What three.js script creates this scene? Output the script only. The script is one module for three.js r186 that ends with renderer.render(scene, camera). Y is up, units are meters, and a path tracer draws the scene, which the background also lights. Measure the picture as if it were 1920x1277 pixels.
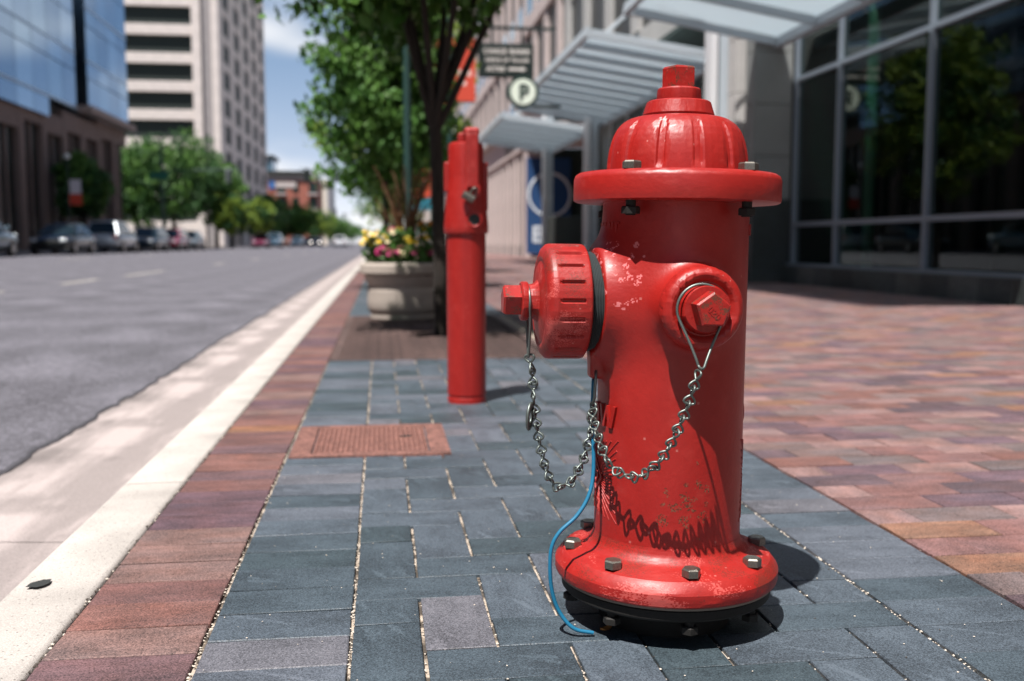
import * as THREE from 'three';
import { mergeGeometries, mergeVertices, toCreasedNormals } from 'three/addons/utils/BufferGeometryUtils.js';
import { RoundedBoxGeometry } from 'three/addons/geometries/RoundedBoxGeometry.js';
import { TextGeometry } from 'three/addons/geometries/TextGeometry.js';
import { FontLoader } from 'three/addons/loaders/FontLoader.js';

// ───────────── camera, sky, sun, exposure ─────────────
const scene = new THREE.Scene();
const EYE = 0.6;
const camera = new THREE.PerspectiveCamera(37.76, 1024 / 681, 0.05, 4000);
camera.position.set(0, EYE, 0);
camera.rotation.order = 'YXZ';
camera.rotation.set(-5.583 * Math.PI / 180, -7.471 * Math.PI / 180, 0);
camera.focus = 1.47;
camera.userData.fStop = 3.4;
scene.add(camera); camera.updateMatrixWorld(true); camera.updateProjectionMatrix();

const renderer = new THREE.WebGLRenderer({ antialias: true });
renderer.setSize(1024, 681);
renderer.toneMapping = THREE.LinearToneMapping;
renderer.toneMappingExposure = 1.75;
renderer.shadowMap.enabled = true;
renderer.shadowMap.type = THREE.PCFSoftShadowMap;

const SUN = new THREE.Vector3(-0.28, 1, 0.35).normalize();
const sun = new THREE.DirectionalLight(new THREE.Color(1, 0.958, 0.915), 5);
sun.position.copy(SUN).multiplyScalar(120).add(new THREE.Vector3(0, 0, -30));
sun.target.position.set(0, 0, -30);
sun.castShadow = true;
sun.shadow.mapSize.set(4096, 4096);
Object.assign(sun.shadow.camera, { left: -70, right: 70, top: 70, bottom: -70, near: 1, far: 400 });
scene.add(sun, sun.target);

// seeded random and noise
let seed = 12345;
const rnd = () => { seed = (seed + 0x6D2B79F5) | 0; let t = Math.imul(seed ^ (seed >>> 15), 1 | seed); t = (t + Math.imul(t ^ (t >>> 7), 61 | t)) ^ t; return ((t ^ (t >>> 14)) >>> 0) / 4294967296; };
const rr = (a, b) => a + (b - a) * rnd();
const reseed = s => { seed = s; };
const clamp = (x, a = 0, b = 1) => Math.min(b, Math.max(a, x));
const lerp = (a, b, t) => a + (b - a) * t;
const sstep = (a, b, x) => { const t = clamp((x - a) / (b - a)); return t * t * (3 - 2 * t); };
function hash3(x, y, z) { let h = Math.imul(x, 374761393) ^ Math.imul(y, 668265263) ^ Math.imul(z, 2147483647 ^ 0x5bd1e995); h = Math.imul(h ^ (h >>> 13), 1274126177); h ^= h >>> 16; return (h >>> 0) / 4294967296; }
function vnoise(x, y, z, pX = 0, pY = pX) {            // value noise; periods > 0 make x and y wrap
  const xi = Math.floor(x), yi = Math.floor(y), zi = Math.floor(z), f = t => t * t * (3 - 2 * t);
  const u = f(x - xi), v = f(y - yi), w = f(z - zi), x0 = pX ? ((xi % pX) + pX) % pX : xi, x1 = pX ? (x0 + 1) % pX : xi + 1, y0 = pY ? ((yi % pY) + pY) % pY : yi, y1 = pY ? (y0 + 1) % pY : yi + 1;
  const c = (a, b, d) => hash3(a ? x1 : x0, b ? y1 : y0, zi + d);
  if (w === 0) return lerp(lerp(c(0, 0, 0), c(1, 0, 0), u), lerp(c(0, 1, 0), c(1, 1, 0), u), v);
  return lerp(lerp(lerp(c(0, 0, 0), c(1, 0, 0), u), lerp(c(0, 1, 0), c(1, 1, 0), u), v), lerp(lerp(c(0, 0, 1), c(1, 0, 1), u), lerp(c(0, 1, 1), c(1, 1, 1), u), v), w);
}
function fbm(x, y, z, oct, pX = 0, pY = pX) { let s = 0, a = 0.5, n = 0; for (let i = 0; i < oct; i++) { s += a * vnoise(x, y, z + i * 17, pX, pY); n += a; a *= 0.5; x *= 2; y *= 2; pX *= 2; pY *= 2; } return s / n; }

// the sky: pale blue with bright summer clouds all round, whiter toward the horizon
{
  const W = 1024, Hh = 512, d = new Float32Array(W * Hh * 4);
  for (let j = 0; j < Hh; j++) {
    const el = ((j + 0.5) / Hh - 0.5) * Math.PI, y = Math.sin(el), ce = Math.cos(el);
    for (let i = 0; i < W; i++) {
      const az = ((i + 0.5) / W - 0.5) * 2 * Math.PI, x = ce * Math.cos(az), z = ce * Math.sin(az);
      const e = Math.max(y, 0), hz = Math.exp(-e / 0.085), mid = Math.exp(-e / 0.34);
      let r = 0.010 + 0.150 * mid + 0.50 * hz, g = 0.036 + 0.265 * mid + 0.36 * hz, b = 0.105 + 0.385 * mid + 0.20 * hz;
      const k = 1 / (e + 0.16), n = fbm(x * k * 1.7 + 3.1, z * k * 1.7 + 8.6, 2.5, 6), m = sstep(0.50, 0.70, n + 0.10 * (1 - e) ** 4);
      const cl = 0.58 + 0.3 * (n - 0.5);
      r = lerp(r, cl, m * 0.85); g = lerp(g, cl, m * 0.85); b = lerp(b, cl * 1.01, m * 0.85);
      if (y < 0) { r = 0.13; g = 0.13; b = 0.135; }
      const o = (j * W + i) * 4; d[o] = r; d[o + 1] = g; d[o + 2] = b; d[o + 3] = 1;
    }
  }
  const sky = new THREE.DataTexture(d, W, Hh, THREE.RGBAFormat, THREE.FloatType);
  sky.mapping = THREE.EquirectangularReflectionMapping; sky.magFilter = sky.minFilter = THREE.LinearFilter; sky.wrapS = THREE.RepeatWrapping; sky.needsUpdate = true;
  scene.background = sky; scene.environment = sky;
  scene.backgroundIntensity = 1; scene.environmentIntensity = 1;
}

// ───────────── textures and materials ─────────────
const S = h => new THREE.Color(h);
function dataTex(n, fn, srgb = true, rep = 1) {         // fn(u, v, x, y) -> [r, g, b] 0..1
  const d = new Uint8Array(n * n * 4);
  for (let y = 0; y < n; y++) for (let x = 0; x < n; x++) { const c = fn(x / n, y / n, x, y), o = (y * n + x) * 4; d[o] = clamp(c[0]) * 255; d[o + 1] = clamp(c[1]) * 255; d[o + 2] = clamp(c[2]) * 255; d[o + 3] = 255; }
  const t = new THREE.DataTexture(d, n, n, THREE.RGBAFormat);
  t.wrapS = t.wrapT = THREE.RepeatWrapping; t.magFilter = THREE.LinearFilter; t.minFilter = THREE.LinearMipmapLinearFilter; t.generateMipmaps = true; t.colorSpace = srgb ? THREE.SRGBColorSpace : THREE.NoColorSpace; t.repeat.set(rep, rep); t.needsUpdate = true;
  return t;
}
const grey = v => [v, v, v];
// tiles: 'repeat' counts tiles per metre of uv
const concreteMap = dataTex(512, (u, v, x, y) => { const c = 0.80 + 0.08 * (fbm(u * 6, v * 6, 1, 5, 6) - 0.5) * 2 + 0.14 * (hash3(x, y, 3) - 0.5); const pit = hash3(x >> 1, y >> 1, 8) > 0.985 ? -0.22 : 0; return [c + pit, c * 0.985 + pit, c * 0.972 + pit]; }, true, 1 / 0.7);
const concreteBump = dataTex(512, (u, v, x, y) => grey(0.5 + 0.3 * (fbm(u * 24, v * 24, 5, 3, 24) - 0.5) + 0.4 * (hash3(x, y, 4) - 0.5) - (hash3(x >> 1, y >> 1, 8) > 0.985 ? 0.5 : 0)), false, 1 / 0.7);
const gutterMap = dataTex(512, (u, v, x, y) => { const st = fbm(u * 12, v * 2, 101, 5, 12, 2), bl = fbm(u * 5, v * 5, 103, 5, 5), g = hash3(x, y, 104); const c = 0.82 - 0.16 * sstep(0.48, 0.74, st) - 0.12 * sstep(0.50, 0.75, bl) + 0.12 * (g - 0.5); return [c, c * 0.975, c * 0.975]; }, true, 1 / 1.3);
const sandMap = dataTex(256, (u, v, x, y) => { const n = fbm(u * 12, v * 12, 111, 4, 12), g = hash3(x, y, 112), c = 0.42 + 0.75 * sstep(0.36, 0.62, n) * (0.6 + 0.4 * g) + 0.12 * (g - 0.5); return [c, c * 0.97, c * 0.93]; }, true, 1 / 0.35);
const asphaltMap = dataTex(768, (u, v, x, y) => { const g = hash3(x >> 1, y >> 1, 1), g2 = hash3(x, y, 2), n = fbm(u * 90, v * 90, 19, 2, 90), c = 0.70 + 0.18 * (fbm(u * 5, v * 3, 9, 6, 5, 3) - 0.5) * 2 + 0.34 * (g - 0.5) + 0.20 * (g2 - 0.5) + 0.30 * (n - 0.5) + (g > 0.95 ? 0.22 : 0); return [c, c * 0.995, c * 1.012]; }, true, 1 / 1.9);
const asphaltBump = dataTex(512, (u, v, x, y) => grey(hash3(x, y, 12) * 0.6 + 0.4 * fbm(u * 40, v * 40, 2, 2, 40)), false, 1 / 0.8);
const slateMap = dataTex(640, (u, v, x, y) => {
  const streak = fbm(u * 5, v * 18, 4, 4, 5, 18), cl = fbm(u * 5, v * 5, 14, 5, 5), g = hash3(x >> 1, y >> 1, 6), g2 = hash3(x, y, 16), sp = hash3(x >> 1, y >> 1, 26);
  let c = 0.80 + 0.22 * (streak - 0.5) + 0.34 * (cl - 0.5) + 0.34 * (g - 0.5) + 0.24 * (g2 - 0.5);
  if (sp > 0.9962) c += 0.34;
  const sc = fbm(u * 3 + v * 6, v * 30 - u * 15, 44, 3); if (sc > 0.66) c += (sc - 0.66) * 1.5 * (0.4 + g);
  return [c * 0.985, c, c * 1.01];
}, true, 1 / 0.62);
const slateBump = dataTex(512, (u, v, x, y) => grey(0.5 + 0.5 * (fbm(u * 10, v * 34, 7, 4, 10, 34) - 0.5) + 0.45 * (hash3(x, y, 21) - 0.5)), false, 1 / 0.5);
const brickMap = dataTex(640, (u, v, x, y) => {
  const cl = fbm(u * 6, v * 9, 33, 5, 6, 9), st = fbm(u * 9, v * 42, 35, 3, 9, 42), g = hash3(x >> 1, y >> 1, 36), g2 = hash3(x, y, 37);
  const c = 0.80 + 0.36 * (cl - 0.5) + 0.17 * (st - 0.5) + 0.34 * (g - 0.5) + 0.20 * (g2 - 0.5) - (hash3(x >> 1, y >> 1, 136) > 0.93 ? 0.22 : 0), d = 0.10 * (fbm(u * 8, v * 13, 39, 3, 8, 13) - 0.5);
  return [c + d, c, c - d * 0.6];
}, true, 1 / 0.62);
const brickBump = dataTex(512, (u, v, x, y) => grey(0.5 + 0.6 * (fbm(u * 20, v * 60, 41, 3, 20) - 0.5) + 0.5 * (hash3(x, y, 40) - 0.5)), false, 1 / 0.5);
const stoneMap = dataTex(256, (u, v, x, y) => { const c = 0.90 + 0.05 * (fbm(u * 5, v * 5, 51, 5, 5) - 0.5) * 2 + 0.08 * (hash3(x, y, 52) - 0.5); return [c, c * 0.99, c * 0.98]; }, true, 1 / 2.2);
// hydrant enamel wrapped round the barrel: u = arc length, v = height, tile 0.7226 m. Scuffs, pale chalking and a patch of brown-green lichen dots
const BARREL = 2 * Math.PI * 0.115;
function enamel(x, y, u, v, extra) {
  const n = fbm(u * 11, v * 11, 61, 5, 11), f = fbm(u * 60, v * 60, 63, 2, 60), g = hash3(x, y, 64);
  let r = 0.59 + 0.07 * (n - 0.5) + 0.03 * (g - 0.5) + 0.03 * (f - 0.5), gg = 0.10 + 0.045 * (n - 0.5) + 0.02 * (f - 0.5), b = 0.078 + 0.04 * (n - 0.5) + 0.02 * (f - 0.5);
  const ch = sstep(0.62, 0.85, fbm(u * 26, v * 26, 66, 3, 26)) * 0.05; r += ch * 0.5; gg += ch; b += ch;
  if (hash3(x >> 2, y >> 2, 68) > 0.9988) { r += 0.08; gg += 0.25; b += 0.25; }
  const e = extra ? extra(x, y) : null;
  if (e) { r = lerp(r, e[0], e[3]); gg = lerp(gg, e[1], e[3]); b = lerp(b, e[2], e[3]); }
  return [r, gg, b];
}
const T1 = 768;
// arc position of an azimuth measured from +Z toward -X, in texture pixels
const lichenSpots = []; reseed(77);
for (let i = 0; i < 26; i++) { const near = i < 16; lichenSpots.push([near ? rr(-14, 22) : rr(-40, 30), near ? rr(0.175, 0.245) : rr(0.145, 0.30), near ? rr(0.004, 0.011) : rr(0.003, 0.006)]); }
const chalkSpots = []; for (let i = 0; i < 70; i++) chalkSpots.push([rr(38, 84), rr(0.50, 0.60), rr(0.0015, 0.005)]);
const barrelMap = dataTex(T1, (u, v, x, y) => enamel(x, y, u, v, (px, py) => {
  const az = (u - 0.5) * 360, h = v * BARREL;
  if (az < -60 || az > 100 || h > 0.62 || h < 0.12) return null;
  for (const [a, hh, r] of lichenSpots) { const d = Math.hypot((az - a) * Math.PI / 180 * 0.115, h - hh); if (d < r && hash3(px >> 1, py >> 1, 71) > 0.35 + 0.5 * d / r) return hash3(px >> 1, py >> 1, 72) > 0.5 ? [0.27, 0.19, 0.12, 0.85] : [0.42, 0.36, 0.26, 0.7]; }
  for (const [a, hh, r] of chalkSpots) { const d = Math.hypot((az - a) * Math.PI / 180 * 0.115, h - hh); if (d < r && hash3(px >> 1, py >> 1, 73) > 0.45) return [0.86, 0.55, 0.56, 0.75]; }
  return null;
}), true, 1 / BARREL);
const enamelMap = dataTex(512, (u, v, x, y) => enamel(x, y, u, v), true, 1 / 0.36);
const wornMap = dataTex(512, (u, v, x, y) => enamel(x, y, u, v, (px, py) => { const n = fbm(u * 9, v * 9, 81, 5, 9), g = hash3(px >> 1, py >> 1, 82); if (n + 0.25 * (g - 0.5) > 0.70) return [0.80, 0.42, 0.40, 0.6]; if (n + 0.3 * (g - 0.5) < 0.325) return [0.40, 0.16, 0.11, 0.6]; return null; }), true, 1 / 0.36);
const enamelBump = dataTex(512, (u, v, x, y) => grey(0.5 + 0.55 * (fbm(u * 36, v * 36, 85, 3, 36) - 0.5) + 0.12 * (hash3(x, y, 86) - 0.5)), false, 1 / 0.18);
const nutMap = dataTex(256, (u, v, x, y) => enamel(x, y, u, v, (px, py) => { const n = fbm(u * 14, v * 14, 91, 4, 14), g = hash3(px >> 1, py >> 1, 92); if (n + 0.3 * (g - 0.5) > 0.63) return [0.34, 0.22, 0.16, 0.9]; return null; }), true, 1 / 0.12);
const barkMap = dataTex(256, (u, v, x, y) => { const c = 0.6 + 0.6 * (fbm(u * 14, v * 4, 95, 5, 2) - 0.5) + 0.15 * (hash3(x, y, 96) - 0.5); return grey(c); }, true, 1 / 0.4);

const mats = {};
function M(name, p, phys) { return mats[name] ??= Object.assign(phys ? new THREE.MeshPhysicalMaterial(p) : new THREE.MeshStandardMaterial(p), { name }); }
const mConcrete = M('concrete', { color: S('#d9d4cf'), map: concreteMap, bumpMap: concreteBump, bumpScale: 0.0012, roughness: 0.9 });
const mGutter = M('gutter concrete', { color: S('#cfc6c2'), map: gutterMap, bumpMap: concreteBump, bumpScale: 0.0012, roughness: 0.9 });
const mAsphalt = M('asphalt', { color: S('#807e85'), map: asphaltMap, bumpMap: asphaltBump, bumpScale: 0.003, roughness: 0.82 });
const mPaint = M('road paint', { color: S('#d9d6cf'), map: concreteMap, roughness: 0.8 });
const mSand = M('joint sand', { color: S('#b0a498'), map: sandMap, bumpMap: concreteBump, bumpScale: 0.002, roughness: 1 });
const mDirt = M('joint dirt', { color: S('#3d3733'), map: concreteMap, roughness: 1 });
const mSoil = M('soil', { color: S('#3a2e26'), map: asphaltMap, roughness: 1 });
const redPaint = { color: S('#ffffff'), roughness: 0.44, bumpMap: enamelBump, bumpScale: 0.0005, clearcoat: 0.06, clearcoatRoughness: 0.3 };
const mBarrel = M('hydrant enamel barrel', { ...redPaint, map: barrelMap }, true);
const mRed = M('red enamel', { ...redPaint, map: enamelMap }, true);
const mWorn = M('worn red enamel', { ...redPaint, map: wornMap, roughness: 0.5 }, true);
const mNut = M('chipped red enamel', { ...redPaint, map: nutMap, roughness: 0.42 }, true);
const mRubber = M('black thread seal', { color: S('#33393a'), roughness: 0.55 });
const mIron = M('dark iron', { color: S('#2a2826'), roughness: 0.7, metalness: 0.3, map: concreteMap });
const mSteel = M('zinc steel', { color: S('#9a978f'), roughness: 0.38, metalness: 0.85, map: concreteMap });
const mGalv = M('galvanised wire', { color: S('#757d79'), roughness: 0.48, metalness: 0.85 });
const mBlack = M('black metal', { color: S('#1c2120'), roughness: 0.6 });
const mCable = M('blue cable jacket', { color: S('#17688a'), roughness: 0.45 });

// ───────────── helpers ─────────────
const used = {};
const numbered = n => { const k = used[n] = (used[n] ?? -1) + 1; return k ? `${n}_${String(k).padStart(3, '0')}` : n; };
function tag(o, label, category, group) { o.userData.label = label; o.userData.category = category; if (group) o.userData.group = group; return o; }
function thing(name, label, category, pos = [0, 0, 0], turn = 0, group) { const o = new THREE.Group(); o.name = numbered(name); o.position.set(...pos); o.rotation.y = turn; scene.add(o); return tag(o, label, category, group); }
function mesh(name, geo, mat, parent) { const m = new THREE.Mesh(geo, mat); m.name = name; m.castShadow = m.receiveShadow = true; parent.add(m); return m; }
function single(name, geo, mat, label, category, group) { return tag(mesh(numbered(name), geo, mat, scene), label, category, group); }
function struct(name, geo, mat) { const m = geo ? mesh(numbered(name), geo, mat, scene) : new THREE.Group(); if (!geo) { m.name = numbered(name); scene.add(m); } m.userData.kind = 'structure'; return m; }
const flat = g => { const n = g.index ? g.toNonIndexed() : g; n.computeVertexNormals(); return n; };
function merge(list) { const l = list.map(g => { const n = g.index ? g.toNonIndexed() : g.clone(); for (const k of Object.keys(n.attributes)) if (!['position', 'normal', 'uv'].includes(k)) n.deleteAttribute(k); return n; }); return mergeGeometries(l); }
function uvBox(g, s = 1) {              // uv in metres by dominant normal
  const p = g.attributes.position, n = g.attributes.normal, uv = new Float32Array(p.count * 2);
  for (let i = 0; i < p.count; i++) { const ax = Math.abs(n.getX(i)), ay = Math.abs(n.getY(i)), az = Math.abs(n.getZ(i)); const [a, b] = ay >= ax && ay >= az ? [p.getX(i), p.getZ(i)] : ax >= az ? [p.getZ(i), p.getY(i)] : [p.getX(i), p.getY(i)]; uv[i * 2] = a * s; uv[i * 2 + 1] = b * s; }
  g.setAttribute('uv', new THREE.BufferAttribute(uv, 2)); return g;
}
function box(x0, x1, y0, y1, z0, z1) { const g = new THREE.BoxGeometry(Math.abs(x1 - x0), Math.abs(y1 - y0), Math.abs(z1 - z0)); g.translate((x0 + x1) / 2, (y0 + y1) / 2, (z0 + z1) / 2); return uvBox(g.toNonIndexed()); }
function rbox(x0, x1, y0, y1, z0, z1, r = 0.01, s = 2) { const g = new RoundedBoxGeometry(Math.abs(x1 - x0), Math.abs(y1 - y0), Math.abs(z1 - z0), s, r); g.translate((x0 + x1) / 2, (y0 + y1) / 2, (z0 + z1) / 2); return uvBox(g.index ? g.toNonIndexed() : g); }
function sheet(x0, x1, z0, z1, y, nx = 1, nz = 1) { const g = new THREE.PlaneGeometry(x1 - x0, Math.abs(z1 - z0), nx, nz); g.rotateX(-Math.PI / 2); g.translate((x0 + x1) / 2, y, (z0 + z1) / 2); return uvBox(g); }
function revolve(prof, seg = 64, disp, crease = 0.5) {   // prof [[r, y], ...] round Y; disp(angle, r, y, i) -> change of radius; angle 0 = +Z, growing toward -X
  const pos = [], uv = [], idx = []; let len = 0;
  prof.forEach(([r, y], i) => {
    if (i) len += Math.hypot(r - prof[i - 1][0], y - prof[i - 1][1]);
    for (let k = 0; k <= seg; k++) { const a = k / seg * Math.PI * 2, q = r + (disp ? disp(a, r, y, i) : 0); pos.push(-Math.sin(a) * q, y, Math.cos(a) * q); uv.push((k / seg) * 0.72, len); }
    if (i) for (let k = 0; k < seg; k++) { const a = (i - 1) * (seg + 1) + k, b = a + seg + 1; idx.push(a, b, a + 1, a + 1, b, b + 1); }
  });
  let g = new THREE.BufferGeometry(); g.setAttribute('position', new THREE.Float32BufferAttribute(pos, 3)); g.setAttribute('uv', new THREE.Float32BufferAttribute(uv, 2)); g.setIndex(idx);
  // keep the seam closed for shading: crease by angle
  return toCreasedNormals(g, crease);
}
function prism(n, r, y0, y1, ch = 0.002, rot = 0) {    // bevelled n-sided nut round Y
  const ring = (q, y) => Array.from({ length: n }, (_, k) => [Math.sin(rot + k / n * 2 * Math.PI) * q, y, Math.cos(rot + k / n * 2 * Math.PI) * q]);
  const rings = [ring(r, y0), ring(r, y1 - ch), ring(r - ch, y1)], pos = [];
  for (let i = 0; i < 2; i++) for (let k = 0; k < n; k++) { const a = rings[i][k], b = rings[i][(k + 1) % n], c = rings[i + 1][k], d = rings[i + 1][(k + 1) % n]; pos.push(...a, ...b, ...c, ...b, ...d, ...c); }
  for (let k = 0; k < n; k++) pos.push(...rings[2][k], ...rings[2][(k + 1) % n], 0, y1, 0), pos.push(...rings[0][(k + 1) % n], ...rings[0][k], 0, y0, 0);
  const g = new THREE.BufferGeometry(); g.setAttribute('position', new THREE.Float32BufferAttribute(pos, 3)); g.computeVertexNormals(); return uvBox(g);
}
function tube(pts, r, seg = 24, rad = 8, closed = false, tension = 0.5) { return new THREE.TubeGeometry(new THREE.CatmullRomCurve3(pts.map(p => new THREE.Vector3(...p)), closed, 'catmullrom', tension), seg, r, rad, closed); }
function taper(a, b, ra, rb, rad = 8) { const A = new THREE.Vector3(...a), B = new THREE.Vector3(...b), g = new THREE.CylinderGeometry(rb, ra, A.distanceTo(B), rad, 1); g.applyQuaternion(new THREE.Quaternion().setFromUnitVectors(new THREE.Vector3(0, 1, 0), B.clone().sub(A).normalize())); const c = A.add(B).multiplyScalar(0.5); g.translate(c.x, c.y, c.z); return g; }
const font = await new FontLoader().loadAsync('fonts/droid/droid_sans_bold.typeface.json');
function text(str, size, depth = 0.01) { const g = new TextGeometry(str, { font, size, depth, curveSegments: 4 }); g.computeBoundingBox(); const b = g.boundingBox; g.translate(-(b.min.x + b.max.x) / 2, -(b.min.y + b.max.y) / 2, 0); return g; }
// surface of an implicit solid (surface nets), vertices pulled onto the surface, normals from the gradient
function solid(f, lo, hi, h) {
  const n = [0, 1, 2].map(i => Math.ceil((hi[i] - lo[i]) / h) + 1), [nx, ny, nz] = n, val = new Float32Array(nx * ny * nz), at = (i, j, k) => (k * ny + j) * nx + i;
  for (let k = 0; k < nz; k++) for (let j = 0; j < ny; j++) for (let i = 0; i < nx; i++) val[at(i, j, k)] = f(lo[0] + i * h, lo[1] + j * h, lo[2] + k * h);
  const id = new Int32Array(nx * ny * nz).fill(-1), pos = [], idx = [];
  const E = [[0, 0, 0, 1, 0, 0], [0, 1, 0, 1, 1, 0], [0, 0, 1, 1, 0, 1], [0, 1, 1, 1, 1, 1], [0, 0, 0, 0, 1, 0], [1, 0, 0, 1, 1, 0], [0, 0, 1, 0, 1, 1], [1, 0, 1, 1, 1, 1], [0, 0, 0, 0, 0, 1], [1, 0, 0, 1, 0, 1], [0, 1, 0, 0, 1, 1], [1, 1, 0, 1, 1, 1]];
  for (let k = 0; k < nz - 1; k++) for (let j = 0; j < ny - 1; j++) for (let i = 0; i < nx - 1; i++) {
    let sx = 0, sy = 0, sz = 0, c = 0;
    for (const e of E) { const a = val[at(i + e[0], j + e[1], k + e[2])], b = val[at(i + e[3], j + e[4], k + e[5])]; if ((a < 0) !== (b < 0)) { const t = a / (a - b); sx += e[0] + t * (e[3] - e[0]); sy += e[1] + t * (e[4] - e[1]); sz += e[2] + t * (e[5] - e[2]); c++; } }
    if (c) { id[at(i, j, k)] = pos.length / 3; pos.push(lo[0] + (i + sx / c) * h, lo[1] + (j + sy / c) * h, lo[2] + (k + sz / c) * h); }
  }
  const quad = (a, b, c, d, fl) => { if (a < 0 || b < 0 || c < 0 || d < 0) return; fl ? idx.push(a, b, c, a, c, d) : idx.push(a, c, b, a, d, c); };
  for (let k = 1; k < nz - 1; k++) for (let j = 1; j < ny - 1; j++) for (let i = 1; i < nx - 1; i++) {
    const a = val[at(i, j, k)] < 0;
    if (a !== (val[at(i + 1, j, k)] < 0)) quad(id[at(i, j - 1, k - 1)], id[at(i, j, k - 1)], id[at(i, j, k)], id[at(i, j - 1, k)], a);
    if (a !== (val[at(i, j + 1, k)] < 0)) quad(id[at(i - 1, j, k - 1)], id[at(i - 1, j, k)], id[at(i, j, k)], id[at(i, j, k - 1)], a);
    if (a !== (val[at(i, j, k + 1)] < 0)) quad(id[at(i - 1, j - 1, k)], id[at(i, j - 1, k)], id[at(i, j, k)], id[at(i - 1, j, k)], a);
  }
  const nor = [], e = 0.0008, grad = (x, y, z) => { const g = [f(x + e, y, z) - f(x - e, y, z), f(x, y + e, z) - f(x, y - e, z), f(x, y, z + e) - f(x, y, z - e)], l = Math.hypot(...g) || 1; return g.map(v => v / l); };
  for (let i = 0; i < pos.length; i += 3) { let g; for (let s = 0; s < 2; s++) { g = grad(pos[i], pos[i + 1], pos[i + 2]); const d = f(pos[i], pos[i + 1], pos[i + 2]); if (Math.abs(d) < h) for (let q = 0; q < 3; q++) pos[i + q] -= d * g[q]; } g = grad(pos[i], pos[i + 1], pos[i + 2]); nor.push(...g); }
  const g = new THREE.BufferGeometry(); g.setAttribute('position', new THREE.Float32BufferAttribute(pos, 3)); g.setAttribute('normal', new THREE.Float32BufferAttribute(nor, 3)); g.setIndex(idx); return g;
}

// ───────────── ground, road, kerb ─────────────
const roadY = x => x > -9 ? lerp(-0.115, 0.10, clamp((-1.2 - x) / 7.8)) : lerp(0.10, 0.08, clamp((-9 - x) / 7.5));
struct('ground', sheet(-900, 900, 300, -2500, -0.35, 4, 8), M('far ground', { color: S('#6f6f66'), roughness: 1 }));
{
  reseed(5);
  const zs = []; for (let z = 6; z > -14; z -= 0.015) zs.push(z); for (let z = -14; z > -60; z -= 0.5) zs.push(z); for (let z = -60; z > -1500; z -= 30) zs.push(z); zs.push(-1500);
  const edge = z => -1.19 + (z > -16 ? 0.050 * (fbm(z * 8, 3, 7, 5) - 0.5) + 0.04 * (fbm(z * 1.4, 9, 7, 3) - 0.5) : 0);
  const xs = [-1.6, -2.4, -3.6, -5, -7, -9, -12, -16.6], pos = [], idx = [], w = xs.length + 3;
  for (const z of zs) {
    const e = edge(z), e2 = e - 0.008 - 0.012 * fbm(z * 16, 1, 3, 3);
    pos.push(e, -0.17, z, e, -0.128 + 0.004 * fbm(z * 30, 4, 4, 2), z, e2, roadY(-1.2), z);
    for (const x of xs) pos.push(x, roadY(x), z);
  }
  for (let i = 0; i < zs.length - 1; i++) for (let k = 0; k < w - 1; k++) { const a = i * w + k, b = a + w; idx.push(a, b, a + 1, a + 1, b, b + 1); }
  const g = new THREE.BufferGeometry(); g.setAttribute('position', new THREE.Float32BufferAttribute(pos, 3)); g.setIndex(idx.map((_, i) => idx[i - i % 3 + [0, 2, 1][i % 3]])); g.computeVertexNormals();
  if (g.attributes.normal.getY(w * 20 + 6) < 0) { g.setIndex(idx); g.computeVertexNormals(); }
  struct('road', uvBox(g), mAsphalt);
  // lane lines: dashes with worn paint
  const marks = struct('lane_markings');
  const dash = (x, z0, z1, w = 0.12) => { const g2 = sheet(x - w / 2, x + w / 2, z0, z1, roadY(x) + 0.005); mesh('lane_dash', g2, mPaint, marks); };
  for (const [p, q] of [[-10.6, -13.4], [-15.8, -17.7], [-19.6, -22.9], [-29.6, -31.6], [-38.2, -40.8]]) dash(-4.78, p, q);
  for (let z = -51; z > -330; z -= 12.2) dash(-4.78, z, z - 3);
  for (const [p, q] of [[-20.5, -23], [-32.2, -35.4], [-42, -45]]) dash(-9.75, p, q);
  for (let z = -54; z > -330; z -= 12.2) dash(-9.75, z, z - 3);
  // gutter pan in slabs, kerb in stones
  const gutter = struct('gutter'), kerb = struct('kerb');
  for (let i = 0; i < 26; i++) { const z1 = 3.55 - i * 3.05, z0 = z1 - 3.045; const g3 = sheet(-1.32, -0.64, z1, z0, 0, 6, 1), p = g3.attributes.position; for (let k = 0; k < p.count; k++) p.setY(k, -0.128 - 0.016 * sstep(-1.2, -0.7, p.getX(k))); g3.computeVertexNormals(); mesh('gutter_slab', g3, mGutter, gutter); }
  mesh('gutter_run', sheet(-1.32, -0.64, -75.8, -1500, -0.13), mGutter, gutter);
  const sh = new THREE.Shape(); sh.moveTo(-0.655, -0.3); sh.lineTo(-0.655, -0.022); sh.quadraticCurveTo(-0.654, -0.002, -0.634, -0.001); sh.lineTo(-0.508, 0.001); sh.quadraticCurveTo(-0.501, 0, -0.5, -0.008); sh.lineTo(-0.5, -0.3);
  const kg = new THREE.ExtrudeGeometry(sh, { depth: 3.044, bevelEnabled: false, curveSegments: 5 }); const kgs = [0, 1, 2].map(i => { const q = toCreasedNormals(kg, 0.6).clone(); uvBox(q); const u = q.attributes.uv; for (let k = 0; k < u.count; k++) u.setXY(k, u.getX(k) + i * 0.31, u.getY(k) + i * 1.17); return q; });
  for (let i = 0; i < 26; i++) { const m = mesh('kerb_stone', kgs[i % 3], mConcrete, kerb); m.position.z = 3.55 - (i + 1) * 3.05; }
  const far = kgs[0].clone(); far.scale(1, 1, 470); far.translate(0, 0, -1500); mesh('kerb_run', uvBox(far), mConcrete, kerb);
  // small dark stain spot and tar dabs on kerb
}
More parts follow.
